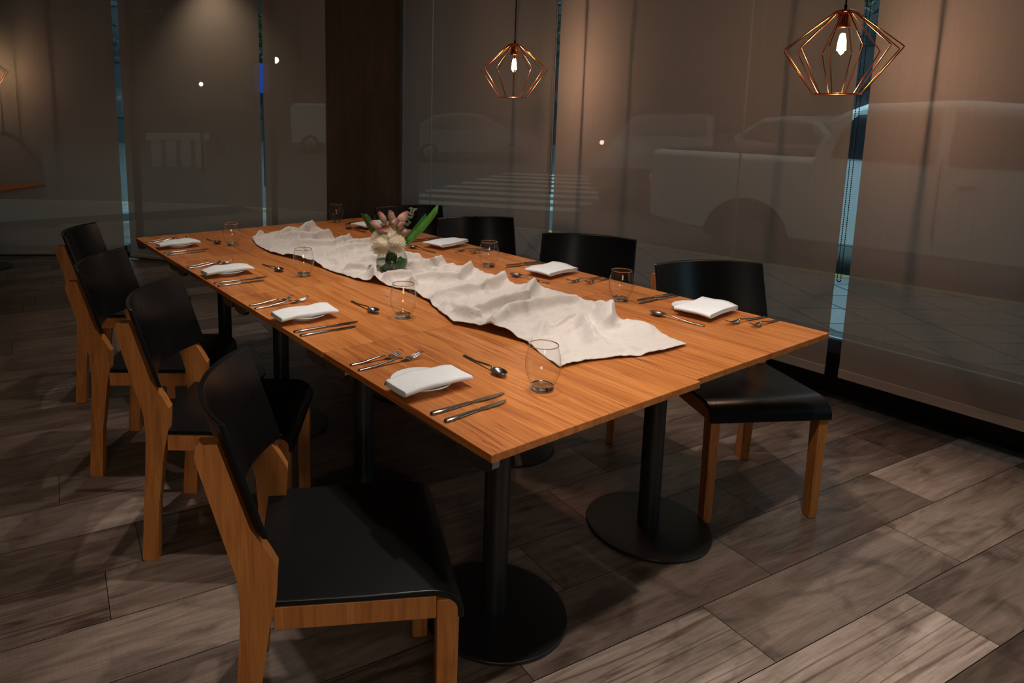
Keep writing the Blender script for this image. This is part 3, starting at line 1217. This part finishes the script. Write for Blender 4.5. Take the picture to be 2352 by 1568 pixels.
# ------------------------------------------------------------------ vase and flowers
VX, VY, VZ = .717, 1.462, .7585
vs_ = empty('flower_vase', (VX, VY, VZ), 0, 'round clear glass vase of water on the crumpled runner', 'vase')
vp = [(.032, .0), (.050, .008), (.0635, .026), (.0690, .046), (.0665, .066), (.0580, .086), (.0490, .100), (.0475, .106)]
MB().lathe(vp, 56).build('glass_bowl', M['vase'], vs_)
MB().lathe([(.0460, .1055), (.0468, .1075), (.0482, .1075), (.0490, .1055), (.0475, .1045)], 56, close=True).build('rim', M['thick'], vs_)
MB().lathe([(0, .0), (.032, .0), (.036, .004), (.030, .008), (0, .009)], 48).build('thick_base', M['thick'], vs_)
MB().lathe([(0, .0095), (.034, .0095), (.050, .0115), (.0620, .028), (.0672, .046), (.0668, .056), (0, .056)], 48).build('water', M['water'], vs_)
CRV = Vector((.8277, -.5612, 0))     # sideways direction of the bouquet
CFV = Vector((.5612, .8277, 0))
V0 = Vector((VX, VY, VZ))


def vpnt(r, z, f=0.0):
    return V0 + CRV * r + CFV * f + Vector((0, 0, z))


def petals(b, c, R, n, seed, ln, wd, axis=Vector((0, 0, 1)), cone=2.6):
    r = random.Random(seed)
    q = Vector((0, 0, 1)).rotation_difference(axis)
    for k in range(n):
        t = (k + .5) / n
        ph = math.acos(1 - t * (1 - math.cos(cone)))
        th = k * 2.39996
        d = q @ Vector((math.sin(ph) * math.cos(th), math.sin(ph) * math.sin(th), math.cos(ph)))
        s = d.cross(Vector((.3, .2, .9))).normalized()
        s = (Matrix.Rotation(r.uniform(-.5, .5), 3, d) @ s)
        u = s.cross(d)
        L = ln * r.uniform(.8, 1.15)
        curve = (axis * .45 - d * .1) * L * .35
        c0 = c + d * R * .35
        c1 = c + d * (R * .35 + L * .6)
        c2 = c + d * (R * .35 + L) + curve
        w_ = wd * r.uniform(.8, 1.2)
        b.add([c0 - s * w_ * .5, c0 + s * w_ * .5, c1 + s * w_ + u * w_ * .35, c1 + u * 0 - u * w_ * .25, c1 - s * w_ + u * w_ * .35,
               c2 + s * w_ * .45, c2 - s * w_ * .45], [(0, 1, 2, 3), (0, 3, 4), (3, 2, 5, 6), (4, 3, 6)], True)


def flower_stem(top, seed, r=.0018):
    rr = random.Random(seed)
    bot = vpnt(rr.uniform(-.03, .03), .014, rr.uniform(-.02, .02))
    mid = vpnt(rr.uniform(-.02, .02), .085, rr.uniform(-.015, .015))
    return [bot, bot.lerp(mid, .5) + Vector((rr.uniform(-.004, .004), 0, 0)), mid, mid.lerp(top, .6), top]


def chrys(r, z, f, R, seed, label):
    c = vpnt(r, z, f)
    o = empty('chrysanthemum', c, 0, label, 'flower', 'white chrysanthemums in the vase')
    b = MB()
    b.sphere(c, R * .62, 16, 10)
    ax = (c - vpnt(0, .05)).normalized()
    petals(b, c, R, 420, seed, R * .62, R * .105, ax, 2.35)
    petals(b, c, R * .8, 200, seed + 9, R * .5, R * .10, ax, 1.9)
    petals(b, c, R * .55, 90, seed + 5, R * .5, R * .09, ax, 1.2)
    b.xf(Matrix.Translation(-c))
    b.build('petals', M['petal'], o)
    s = MB().tube(flower_stem(c, seed), .0022, 7)
    s.xf(Matrix.Translation(-c)).build('stem', M['stem'], o)
    return o


chrys(-.042, .118, -.030, .046, 1, 'white chrysanthemum at the lower left of the bouquet')
chrys(.020, .128, -.038, .044, 2, 'white chrysanthemum at the right front of the bouquet')
chrys(-.012, .152, -.008, .044, 3, 'white chrysanthemum at the top middle below the pink plumes')
chrys(-.055, .148, .012, .038, 4, 'white chrysanthemum tucked at the upper left edge below the pink plumes')


def plume(p0, p1, R, seed, label):
    a, b_ = vpnt(*p0), vpnt(*p1)
    o = empty('celosia_plume', a, 0, label, 'flower', 'pink celosia plumes in the vase')
    r = random.Random(seed)
    L = (b_ - a).length
    ax = (b_ - a).normalized()
    bend = CRV * (.010 if p1[0] > 0 else -.006)
    m = MB()
    body = []
    for k in range(9):
        t = k / 8
        body.append((a.lerp(b_, t) + bend * t * t, R * (.55 + .75 * math.sin(PI * min(1, t * .85 + .12)) - .25 * t) * (1 if t < .99 else .3)))
    m.tube([p for p, _ in body], [q for _, q in body], 10)
    for k in range(900):
        t = r.random()
        i = min(int(t * 8), 7)
        pp = body[i][0].lerp(body[i + 1][0], t * 8 - i)
        rr = body[i][1] * (1 - (t * 8 - i)) + body[i + 1][1] * (t * 8 - i)
        th = r.random() * 2 * PI
        s = ax.cross(Vector((.3, .9, .1))).normalized()
        d = (s * math.cos(th) + ax.cross(s) * math.sin(th))
        base = pp + d * rr * .9
        tip = base + d * .0042 + ax * .0048
        e = ax.cross(d) * .0010
        m.add([base - e, base + e, tip], [(0, 1, 2)], False)
    m.xf(Matrix.Translation(-a)).build('plume', M['celosia'], o)
    s = MB().tube(flower_stem(a, seed + 50), .0018, 6)
    s.xf(Matrix.Translation(-a)).build('stem', M['stem'], o)
    return o


PLM = [((-.050, .192, .0), (-.086, .222, .0), .0120, 'pink plume curving out at the left of the bouquet'),
       ((-.042, .188, -.012), (-.052, .183, -.030), .0110, 'small pink plume low at the left, facing forward'),
       ((-.022, .180, -.012), (-.022, .190, -.038), .0125, 'short pink plume low in the middle above the white flowers'),
       ((-.030, .215, .010), (-.050, .262, .012), .0115, 'upright pink plume left of centre'),
       ((.000, .215, .012), (-.003, .268, .012), .0130, 'upright pink plume in the centre of the bouquet'),
       ((.004, .205, -.010), (.018, .240, -.018), .0115, 'pink plume in the middle in front of the upright one'),
       ((.026, .210, .0), (.055, .266, .0), .0165, 'largest pink plume with a red curled tip at the upper right'),
       ((.030, .195, -.012), (.034, .222, -.022), .0130, 'pink plume under the largest one'),
       ((.036, .172, -.006), (.060, .186, -.010), .0125, 'lowest pink plume at the right edge of the bouquet')]
for i, (p0, p1, R, lb) in enumerate(PLM):
    plume(p0, p1, R, 70 + i, lb)


def strap_leaf(name, p0, p1, wd, mat, label, fold=.35, tilt=0.0):
    a, b_ = vpnt(*p0), vpnt(*p1)
    o = empty(name, a, 0, label, 'leaf')
    ax = (b_ - a).normalized()
    s = ax.cross(CFV).normalized()
    nrm = s.cross(ax)
    m = MB()

    def f(u, v):
        t = u
        w_ = wd * (.45 + .55 * min(1, t * 2.2)) * (1 if t < .9 else 1 - (t - .9) * 2.5)
        y = (-1 + 2 * v)
        p = a.lerp(b_, t * (1 - .05 * (1 - y))) + s * y * w_ / 2 + nrm * (abs(y) * w_ * fold) + Vector((0, 0, -.012 * math.sin(PI * t)))
        return p - a
    m.grid(f, 24, 2, False)
    m.build('blade', mat, o, solid=.0006)
    return o


strap_leaf('strap_leaf', (.020, .090, .0), (.207, .292, .010), .030, M['leafdark'], 'long bright green strap leaf reaching up to the right')
strap_leaf('strap_leaf', (.018, .100, .012), (.155, .248, .030), .030, M['leaf2'], 'shorter dark green strap leaf behind the long right one')
strap_leaf('strap_leaf', (-.020, .100, .02), (-.128, .262, .02), .030, M['leaf2'], 'dark green strap leaf reaching up to the left')
strap_leaf('strap_leaf', (-.045, .020, -.018), (.012, .062, -.048), .040, M['leaf2'], 'green leaf curled inside the left of the vase water', fold=.1)
strap_leaf('strap_leaf', (.020, .016, -.030), (.050, .070, -.020), .040, M['leafdark'], 'green leaf curled inside the right of the vase water', fold=.1)
strap_leaf('strap_leaf', (-.010, .015, .020), (.000, .095, .030), .050, M['leaf2'], 'dark leaf standing at the back inside the vase', fold=.1)
eu = empty('eucalyptus_sprig', vpnt(.03, .12, .02), 0, 'grey-green eucalyptus sprig at the upper right of the bouquet', 'sprig')
e0 = vpnt(.03, .12, .02)
path = [vpnt(.03, .12, .02), vpnt(.055, .19, .03), vpnt(.078, .24, .03), vpnt(.092, .278, .03)]
MB().tube([p - e0 for p in path], .0013, 6).build('stem', M['stem'], eu)
lm = MB()
rr = random.Random(9)
for k in range(13):
    t = .35 + .65 * k / 12
    i = min(int(t * 3), 2)
    p = path[i].lerp(path[i + 1], t * 3 - i) - e0
    d = (CRV * (1 if k % 2 else -1) * rr.uniform(.5, 1) + Vector((0, 0, rr.uniform(-.2, .8))) + CFV * rr.uniform(-.6, .6)).normalized()
    s = d.cross(CFV).normalized()
    L, w_ = rr.uniform(.016, .024), rr.uniform(.005, .008)
    lm.add([p, p + d * L * .25 + s * w_ * .8, p + d * L * .6 + s * w_, p + d * L, p + d * L * .6 - s * w_, p + d * L * .25 - s * w_ * .8], [(0, 1, 2, 3, 4, 5)], True)
lm.build('leaves', M['euca'], eu)

# ------------------------------------------------------------------ pendant lamps


def make_pendant():
    o = empty('pendant_lamp')          # origin at the widest points of the cage
    m = MB()
    n = 12
    wr = .0025
    for k in range(n):
        a = 2 * PI * (k + .35) / n
        c, s = math.cos(a), math.sin(a)
        pts = [(.036, .148), (.208, .003), (.210, .0), (.2085, -.003), (.088, -.178)]
        m.tube([(r * c, r * s, z) for r, z in pts], wr, 8)
    ring = [(.088 * math.cos(2 * PI * k / 40), .088 * math.sin(2 * PI * k / 40), -.178) for k in range(41)]
    m.tube(ring, .0026, 8, cap=False)
    m.build('wire_cage', M['copper'], o)
    MB().lathe([(0, .158), (.020, .157), (.036, .152), (.042, .147), (.041, .144), (.034, .147), (0, .150)], 40).build('top_cap', M['copper'], o)
    MB().lathe([(0, .150), (.0225, .150), (.0245, .144), (.0255, .088), (.0235, .085), (0, .086)], 32).build('socket', M['copper'], o)
    MB().tube([(0, 0, .155), (0, 0, .175)], .006, 10).build('cord_grip', M['cord'], o)
    MB().tube([(0, 0, .170), (0, 0, CEIL - 1.70)], .0032, 8).build('cord', M['cord'], o)
    b = MB()
    b.lathe([(.0125, .088), (.0135, .070), (.0200, .050), (.0290, .028), (.0322, .010), (.0300, -.010), (.0215, -.024), (.0105, -.0305), (0, -.032)], 36)
    bo = b.build('bulb', M['bulb'], o)
    f = MB()
    for k in range(4):
        a = PI / 2 * k + .4
        c, s = math.cos(a), math.sin(a)
        f.tube([(.004 * c, .004 * s, .060), (.009 * c, .009 * s, .036), (.012 * c, .012 * s, -.004)], .0052, 8)
    f.build('filament', M['filament'], bo)
    return o


def bulb_light(loc, power):
    d = bpy.data.lights.new('pendant_bulb_light', 'POINT')
    d.energy = power
    d.color = (1, .57, .38)
    d.shadow_soft_size = .005
    o = bpy.data.objects.new('pendant_bulb_light', d)
    C.objects.link(o)
    o.location = (loc[0], loc[1], loc[2] + .005)
    return o


PP = [((2.20, .40, 1.712), 7.8, 'copper wire diamond pendant lamp at the right, in front of the pickup truck'),
      ((2.20, 2.32, 1.728), 9.6, 'copper wire diamond pendant lamp over the middle, farther from the camera'),
      ((-.455, 6.53, 1.800), 2.2, 'copper wire pendant lamp over the spare table at the left edge')]
pp = make_pendant()
for i, (loc, pw, lb) in enumerate(PP):
    o = pp if i == 0 else copy_tree(pp)
    o.location = loc
    o.rotation_euler = (0, 0, (.047, .12, .3)[i])
    tag(o, lb, 'lamp', 'copper cage pendant lamps')
    bulb_light(loc, pw)

# ------------------------------------------------------------------ outside: pavement, road, cars, trees
ZS, ZR = -.10, -.25


def mat_pave():
    t = NT('pavement_slabs')
    g = t.coord((1, 1, 1), world=True, rot=(0, 0, math.radians(35)))
    br = t.new('TexBrick')
    br.inputs['Scale'].default_value = 1.0
    br.inputs['Mortar Size'].default_value = .012
    br.inputs['Brick Width'].default_value = .42
    br.inputs['Row Height'].default_value = .42
    br.offset = 0
    br.inputs['Color1'].default_value = (.25, .25, .245, 1)
    br.inputs['Color2'].default_value = (.215, .215, .21, 1)
    br.inputs['Mortar'].default_value = (.06, .06, .06, 1)
    t.link(g, br.inputs[0])
    n = t.noise(t.coord((1, 1, 1), world=True), 60, 4, .7)
    t.col(t.mix(.6, br.outputs[0], t.ramp(n, [(.3, (.6, .6, .6)), (.7, (1.1, 1.1, 1.1))]), 'MULTIPLY'))
    t.set(Roughness=.85)
    t.bump(n, .3, .01)
    return t.m


M['pave'] = mat_pave()
M['asphalt'] = simple('asphalt', (.042, .044, .046), .8, 0, .25, 40, bump=.3)
M['curb'] = simple('yellow_painted_curb', (.34, .29, .10), .8, 0, .25, 12)
M['paint'] = simple('white_road_paint', (.36, .36, .35), .7, 0, .2, 30)
M['silver'] = simple('silver_car_paint', (.60, .61, .62), .30, .0, .03, 8)
M['white_car'] = simple('white_car_paint', (.42, .42, .42), .3, 0, .03, 8)
M['dark_car'] = simple('dark_grey_car_paint', (.05, .055, .06), .25, .2, .03, 8)
M['mid_car'] = simple('grey_car_paint', (.13, .135, .14), .22, .3, .03, 8)
M['carglass'] = simple('tinted_car_glass', (.012, .015, .018), .06, 0, .02, 8)
M['rubber'] = simple('tyre_rubber', (.012, .012, .012), .75, 0, .1, 30)
M['hub'] = simple('wheel_alloy', (.25, .25, .26), .35, .8, .05, 20)
M['bark'] = simple('tree_bark', (.045, .035, .028), .9, 0, .4, 14, bump=.5)
M['foliage'] = simple('tree_foliage', (.035, .075, .035), .7, 0, .5, 3)
M['facade'] = simple('far_facade_render', (.03, .034, .04), .85, 0, .2, 1.5)
M['facade2'] = simple('pale_facade_render', (.13, .14, .15), .85, 0, .15, 1.5)
M['redlamp'] = mat_emit('red_tail_lamp', (1, .16, .08), .9)
M['whitelamp'] = mat_emit('white_headlamp', (1, .95, .85), 9)
M['signblue'] = simple('blue_sign_face', (.01, .05, .35), .5)

CA, CB = Vector((6.121, 3.819, 0)), Vector((6.54, .715, 0))
CD = (CA - CB).normalized()
CN = Vector((CD.y, -CD.x, 0))
u0, u1 = CA + CD * 40, CB - CD * 14
# the kerb line sweeps round the corner of the building
KL = [(u1.x, u1.y), (6.54, .715), (6.121, 3.819), (5.80, 5.60), (4.95, 7.05), (4.15, 8.40), (3.64, 9.28), (2.87, 10.30), (2.05, 11.18), (.96, 12.17), (.02, 12.86), (-12, 21.5)]
pv = MB()
pts = [(2.9, -14)] + KL + [(-12, 12), (-2.5, 8.2), (.75, 6.25), (2.2, 4.6), (2.9, 4.3)]
pv.add([(x, y, ZS) for x, y in pts], [tuple(range(len(pts)))])
struct(pv.build('ground_pavement', M['pave']))
kb = MB()
for (xa, ya), (xb, yb) in zip(KL[:-1], KL[1:]):
    d_ = Vector((xb - xa, yb - ya, 0)).normalized()
    n_ = Vector((d_.y, -d_.x, 0)) * .14
    kb.add([(xa, ya, ZS + .003), (xa + n_.x, ya + n_.y, ZS + .003), (xb + n_.x, yb + n_.y, ZS + .003), (xb, yb, ZS + .003),
            (xa + n_.x, ya + n_.y, ZR), (xb + n_.x, yb + n_.y, ZR)], [(0, 1, 2, 3), (1, 4, 5, 2)])
struct(kb.build('ground_curb', M['curb']))
rd = MB()
rd.add([(-40, -20, ZR), (60, -20, ZR), (60, 70, ZR), (-40, 70, ZR)], [(0, 1, 2, 3)])
struct(rd.build('ground_road', M['asphalt']))
# zebra crossing: stripes laid side by side
SD = Vector((-.58, .81, 0)).normalized()
SN = Vector((.81, .58, 0)).normalized()
zc = Vector((7.6, 9.0, 0))
for k in range(8):
    c = zc + SN * (k * 1.05) + SD * (-k * .12)
    h = 1.9
    m = MB()
    a, b_ = SD * h, SN * .27
    m.add([c - a - b_, c - a + b_, c + a + b_, c + a - b_], [(0, 1, 2, 3)])
    m.v = [(p[0], p[1], ZR + .004) for p in m.v]
    o = m.build('crosswalk_stripe', M['paint'])
    tag(o, 'white crosswalk stripe on the road, %s from the pavement' % ['nearest', 'second', 'third', 'fourth', 'fifth', 'sixth', 'seventh', 'eighth'][k], 'road marking', 'zebra crossing stripes')


def side_body(prof, W, tum, zb, n=1):
    """car shell: side outline (x,z) extruded across W; points above zb lean inward by tum"""
    m = MB()
    N = len(prof)
    secs = [(-.5, .0), (-.485, 1), (-.44, 1.0), (.44, 1.0), (.485, 1), (.5, .0)]
    vs = []
    for s, _ in secs:
        for x, z in prof:
            k = max(0, (z - zb)) * tum
            y = s * W
            y = y - math.copysign(min(k, W * .45), s)
            sh = .0 if abs(s) < .45 else (.03 if abs(s) < .49 else .055)
            cx, cz = 0, .8
            vs.append((x * (1 - sh * .12), y, z - sh * .9 * (1 if z > .9 else 0) + sh * .5 * (1 if z < .5 else 0)))
    fs = [tuple(range(N)), tuple(reversed(range(len(vs) - N, len(vs))))]
    for j in range(len(secs) - 1):
        for i in range(N):
            a, b_ = j * N + i, j * N + (i + 1) % N
            fs.append((a, a + N, b_ + N, b_))
    m.add(vs, fs, False)
    return m


def make_vehicle(name, prof, W, zb, tum, wins, wheels, rw, paint, loc, ang, label, arch=.0, lamps=(), screens=()):
    o = empty(name, loc, ang, label, 'vehicle')
    side_body(prof, W, tum, zb).build('body', paint, o, bevel=.02, seg=3)
    for pts in wins:
        for s in (-1, 1):
            m = MB()
            vs = []
            for x, z in pts:
                y = s * (W * .5 + .004 - max(0, z - zb) * tum)
                vs.append((x, y, z))
            m.add(vs, [tuple(range(len(vs)))])
            m.build('side_window', M['carglass'], o, solid=.008)
    for (xa, za, xb, zb2) in screens:
        m = MB()
        hw0, hw1 = W * .5 - max(0, za - zb) * tum - .09, W * .5 - max(0, zb2 - zb) * tum - .11
        nx, nz = (za - zb2), -(xa - xb)
        L = math.hypot(nx, nz)
        sg_ = 1 if (nx * (1 if xa > 0 or xb > 0 else -1)) > 0 else -1
        ox, oz = sg_ * nx / L * .012, sg_ * nz / L * .012
        m.add([(xa + ox, -hw0, za + oz), (xa + ox, hw0, za + oz), (xb + ox, hw1, zb2 + oz), (xb + ox, -hw1, zb2 + oz)], [(0, 1, 2, 3)])
        m.build('windscreen', M['carglass'], o, solid=.008)
    for wx_ in wheels:
        for s in (-1, 1):
            m = MB()
            m.lathe([(0, -.11), (rw * .62, -.11), (rw * .95, -.10), (rw, -.07), (rw, .07), (rw * .95, .10), (rw * .62, .11), (0, .11)], 32)
            m.xf(Matrix.Translation((wx_, s * (W / 2 - .10), rw)) @ Matrix.Rotation(PI / 2, 4, 'X'))
            wo = m.build('wheel', M['rubber'], o)
            h = MB()
            h.lathe([(0, .118), (.05, .122), (.07, .112), (rw * .58, .118), (rw * .62, .108)], 32)
            for q in range(6):
                a = 2 * PI * q / 6
                h.box((rw * .33, 0, .118), (rw * .5, .05, .02), Matrix.Rotation(a, 4, 'Z'))
            h.xf(Matrix.Translation((wx_, s * (W / 2 - .10), rw)) @ Matrix.Rotation(-s * PI / 2 if s < 0 else -PI / 2, 4, 'X'))
            h.build('hubcap', M['hub'], wo)
            if arch:
                ar = MB()
                pts = [(wx_ + arch * math.cos(a), rw * .95 + arch * math.sin(a)) for a in [PI * k / 16 for k in range(17)]]
                ar.add([(x, s * (W / 2 + .003), z) for x, z in pts], [tuple(range(len(pts)))])
                ar.build('wheel_arch', M['rubber'], o, solid=.006)
    for (lx, ly, lz, r, mt, nm) in lamps:
        MB().sphere((lx, ly, lz), r, 10, 6).build(nm, M[mt], o)
    return o


# pickup truck parked at the curb, front to the right of the picture (local +x = front)
TW = 1.80
side0 = CA + CN * .30
Otr = side0 + CN * (TW / 2)
tx = -CD                                     # front direction


def s2x(s):
    return -s


tprof = [(-.42, .50), (-.44, .95), (-.42, 1.30), (1.34, 1.28), (1.36, 1.42), (1.52, 1.74), (1.72, 1.83), (2.5, 1.86), (3.1, 1.80), (3.55, 1.62), (4.05, 1.27), (4.75, 1.18),
         (5.0, 1.02), (5.02, .55), (4.7, .38), (.0, .40)]
tprof = tprof[::-1]
twin = [[(1.50, 1.30), (1.54, 1.55), (1.68, 1.72), (2.35, 1.75), (2.35, 1.26)], [(2.45, 1.26), (2.45, 1.75), (3.0, 1.70), (3.35, 1.58), (3.75, 1.26)]]
tru = make_vehicle('pickup_truck', tprof, TW, 1.25, .22, twin, (.72, 4.05), .37, M['silver'], (Otr.x, Otr.y, ZR), math.atan2(tx.y, tx.x),
                   'silver double-cab pickup truck parked at the curb, seen through the right blinds', arch=.46,
                   lamps=((-.44, -.80, .95, .06, 'redlamp', 'tail_light'), (-.44, .80, .95, .06, 'redlamp', 'tail_light')))
MB().box((.46, 0, 1.10), (1.6, 1.5, .42)).build('cargo_bed_liner', M['rubber'], tru)
for s in (-1, 1):
    MB().box((2.40, s * (TW / 2 + .008), .95), (.012, .006, .75)).build('door_seam', M['rubber'], tru)
    MB().box((2.62, s * (TW / 2 + .014), 1.08), (.14, .025, .03)).build('door_handle', M['hub'], tru)
MB().box((-.50, 0, .58), (.14, 1.6, .16)).build('rear_bumper', M['rubber'], tru, bevel=.02)

cprof = [(-2.1, .40), (-2.15, .85), (-2.0, 1.02), (-1.75, 1.18), (-1.15, 1.50), (-.4, 1.60), (.35, 1.56), (1.0, 1.20), (1.25, 1.05), (2.0, .92), (2.2, .72), (2.2, .35), (1.8, .28),
         (-1.8, .28)][::-1]
cwin = [[(-1.45, 1.12), (-1.05, 1.42), (-.35, 1.50), (-.35, 1.08)], [(-.25, 1.08), (-.25, 1.50), (.3, 1.46), (.85, 1.12)]]


def car(name, x, y, deg, paint, label, sc=1.0, lamps=()):
    o = make_vehicle(name, cprof, 1.76, 1.0, .35, cwin, (-1.35, 1.35), .31, paint, (x, y, ZR), math.radians(deg), label, lamps=lamps,
                     screens=((.98, 1.20, .42, 1.53), (-1.72, 1.20, -1.2, 1.47)))
    o.scale = (sc, sc, sc)
    return o


tl_ = ((-2.15, -.7, .92, .07, 'redlamp', 'tail_light'), (-2.15, .7, .92, .07, 'redlamp', 'tail_light'))
hl_ = ((2.18, -.62, .70, .09, 'whitelamp', 'headlight'), (2.18, .62, .70, .09, 'whitelamp', 'headlight'))
car('suv', 15.7, 19.2, -30, M['mid_car'], 'grey suv with a lit red tail lamp, seen left of the middle pendant', 1.12, tl_)
car('hatchback', 11.6, 7.6, 204, M['mid_car'], 'grey hatchback facing the room behind the pickup bed', 1.1, ())
car('hatchback', 22.5, 17.0, 205, M['dark_car'], 'dark oncoming hatchback with one bright headlight', 1.0, hl_)
car('hatchback', 15.3, 6.9, 66, M['white_car'], 'white hatchback beyond the pickup cab', 1.08, ())
vprof = [(-2.3, .35), (-2.35, 1.7), (-2.2, 1.84), (1.0, 1.84), (1.5, 1.25), (2.3, 1.0), (2.4, .4), (2.0, .3)][::-1]
van_ = make_vehicle('delivery_van', vprof, 1.95, 1.2, .10, [[(.2, 1.2), (.2, 1.68), (.9, 1.68), (1.25, 1.2)]], (-1.6, 1.5), .34, M['white_car'], (15.0, 26.4, ZR), math.radians(-31),
             'white van far behind the concrete pillar', lamps=())
van_.scale = (1.16, 1.16, 1.16)
bq = empty('street_barrier', (5.5, 20.9, ZR), -.42, 'pale slatted street barrier seen through the far left blind', 'barrier')
MB().box((0, 0, .95), (1.9, .10, .22)).build('top_rail', M['paint'], bq, bevel=.01)
for k in range(4):
    MB().box((-.66 + k * .44, 0, .42), (.30, .08, .84)).build('panel', M['paint'], bq, bevel=.01)


def tree(x, y, h, r, label, seed, n=1500):
    o = empty('street_tree', (x, y, ZR), 0, label, 'tree', 'trees across the street')
    rr = random.Random(seed)
    m = MB()
    m.tube([(0, 0, 0), (.05, 0, h * .3), (-.05, .04, h * .6), (0, 0, h * .85)], [.20, .16, .12, .04], 10)
    for k in range(6):
        a = rr.random() * 6.28
        z = h * rr.uniform(.4, .65)
        m.tube([(0, 0, z), (r * .4 * math.cos(a), r * .4 * math.sin(a), z + h * .15), (r * .75 * math.cos(a), r * .75 * math.sin(a), z + h * .26)], [.07, .05, .02], 6)
    m.build('trunk', M['bark'], o)
    c = MB()
    for k in range(n):
        a, b_ = rr.random() * 6.28, math.acos(rr.uniform(-1, 1))
        q_ = rr.random() ** .4
        lump = 1 + .22 * math.sin(a * 3 + seed) * math.sin(b_ * 4)
        p = Vector((r * q_ * lump * math.sin(b_) * math.cos(a), r * q_ * lump * math.sin(b_) * math.sin(a), h * .68 + h * .36 * q_ * math.cos(b_)))
        u_ = Vector((rr.uniform(-1, 1), rr.uniform(-1, 1), rr.uniform(-1, 1))).normalized()
        v_ = u_.cross(Vector((.2, .5, .8))).normalized()
        s = rr.uniform(.10, .24)
        c.add([p - u_ * s, p + v_ * s * .5, p + u_ * s, p - v_ * s * .5], [(0, 1, 2, 3)])
    c.build('crown', M['foliage'], o)
    return o


TR = [(20, 3.5, 6.5, 3.0, 'leafy tree beyond the pickup cab at the far right'), (18.5, 10.5, 7.0, 3.2, 'leafy tree behind the right pendant lamp'),
      (23.5, 18.5, 8.0, 3.2, 'tall tree between the two pendant lamps'), (17, 23, 7.5, 3.3, 'dark tree behind the middle pendant lamp'),
      (17, -3.2, 6.8, 3.2, 'tree at the right edge beyond the pickup bonnet'), (9.0, 27, 8, 3.6, 'tree beyond the concrete pillar')]
for i, (x, y, h, r, lb) in enumerate(TR):
    tree(x, y, h, r, lb, 100 + i, 1700)


def building(x, y, rz, W, D, H, mat, label, rows=4, cols=7):
    o = empty('office_block', (x, y, ZR), rz, label, 'building', 'buildings across the street')
    MB().box((0, 0, H / 2), (W, D, H)).build('walls', mat, o)
    for r in range(rows):
        for c in range(cols):
            MB().box((-W / 2 + W * (c + .5) / cols, -D / 2 - .02, 2.2 + r * 3.0), (W / cols * .6, .08, 1.6)).build('window', M['carglass'], o)
    return o


building(36, 6, math.radians(-62), 26, 8, 12, M['facade'], 'dark building across the street at the right')
building(33, 30, math.radians(-46), 40, 8, 13, M['facade'], 'dark building across the street behind the middle pendant')
building(5, 44.5, math.radians(-8), 27, 8, 14, M['facade'], 'dark building behind the concrete pillar')
building(-19, 36, math.radians(22), 20, 8, 13, M['facade2'], 'pale building far left beyond the dark blinds', 4, 6)


def street_lamp(x, y, z, label, r):
    o = empty('street_lamp', (x, y, ZR), 0, label, 'lamp', 'distant street lamps')
    MB().tube([(0, 0, 0), (0, 0, z - ZR + .1)], .05, 8).build('post', M['frame'], o)
    MB().sphere((0, -.06, z - ZR), r, 10, 8).build('lamp_head', mat_emit('lamp_glow', (.60, .88, 1), 60), o)


building(-4.2, 14.2, math.radians(33), 9, 5, 9, M['facade'], 'dark building mass added close outside to darken the leftmost blind', 2, 3)  # mass added to block the bright ground behind the leftmost blind
street_lamp(.422 * 17 - .896, .952 * 17 - .987, .076 * 17 + 1.436, 'bright street lamp seen through the narrow blind left of the pillar', .075)
street_lamp(.330 * 19 - .896, 1.008 * 19 - .987, .041 * 19 + 1.436, 'smaller street lamp seen through the wide far left blind', .055)
sg = empty('street_sign', (4.95, 12.8, ZS), .15, 'blue street sign glimpsed in the gap between the left blinds', 'sign')
MB().tube([(0, 0, 0), (0, 0, 2.6)], .03, 8).build('post', M['frame'], sg)
MB().box((0, -.03, 2.25), (.5, .02, .6)).build('sign_face', M['signblue'], sg, bevel=.01)
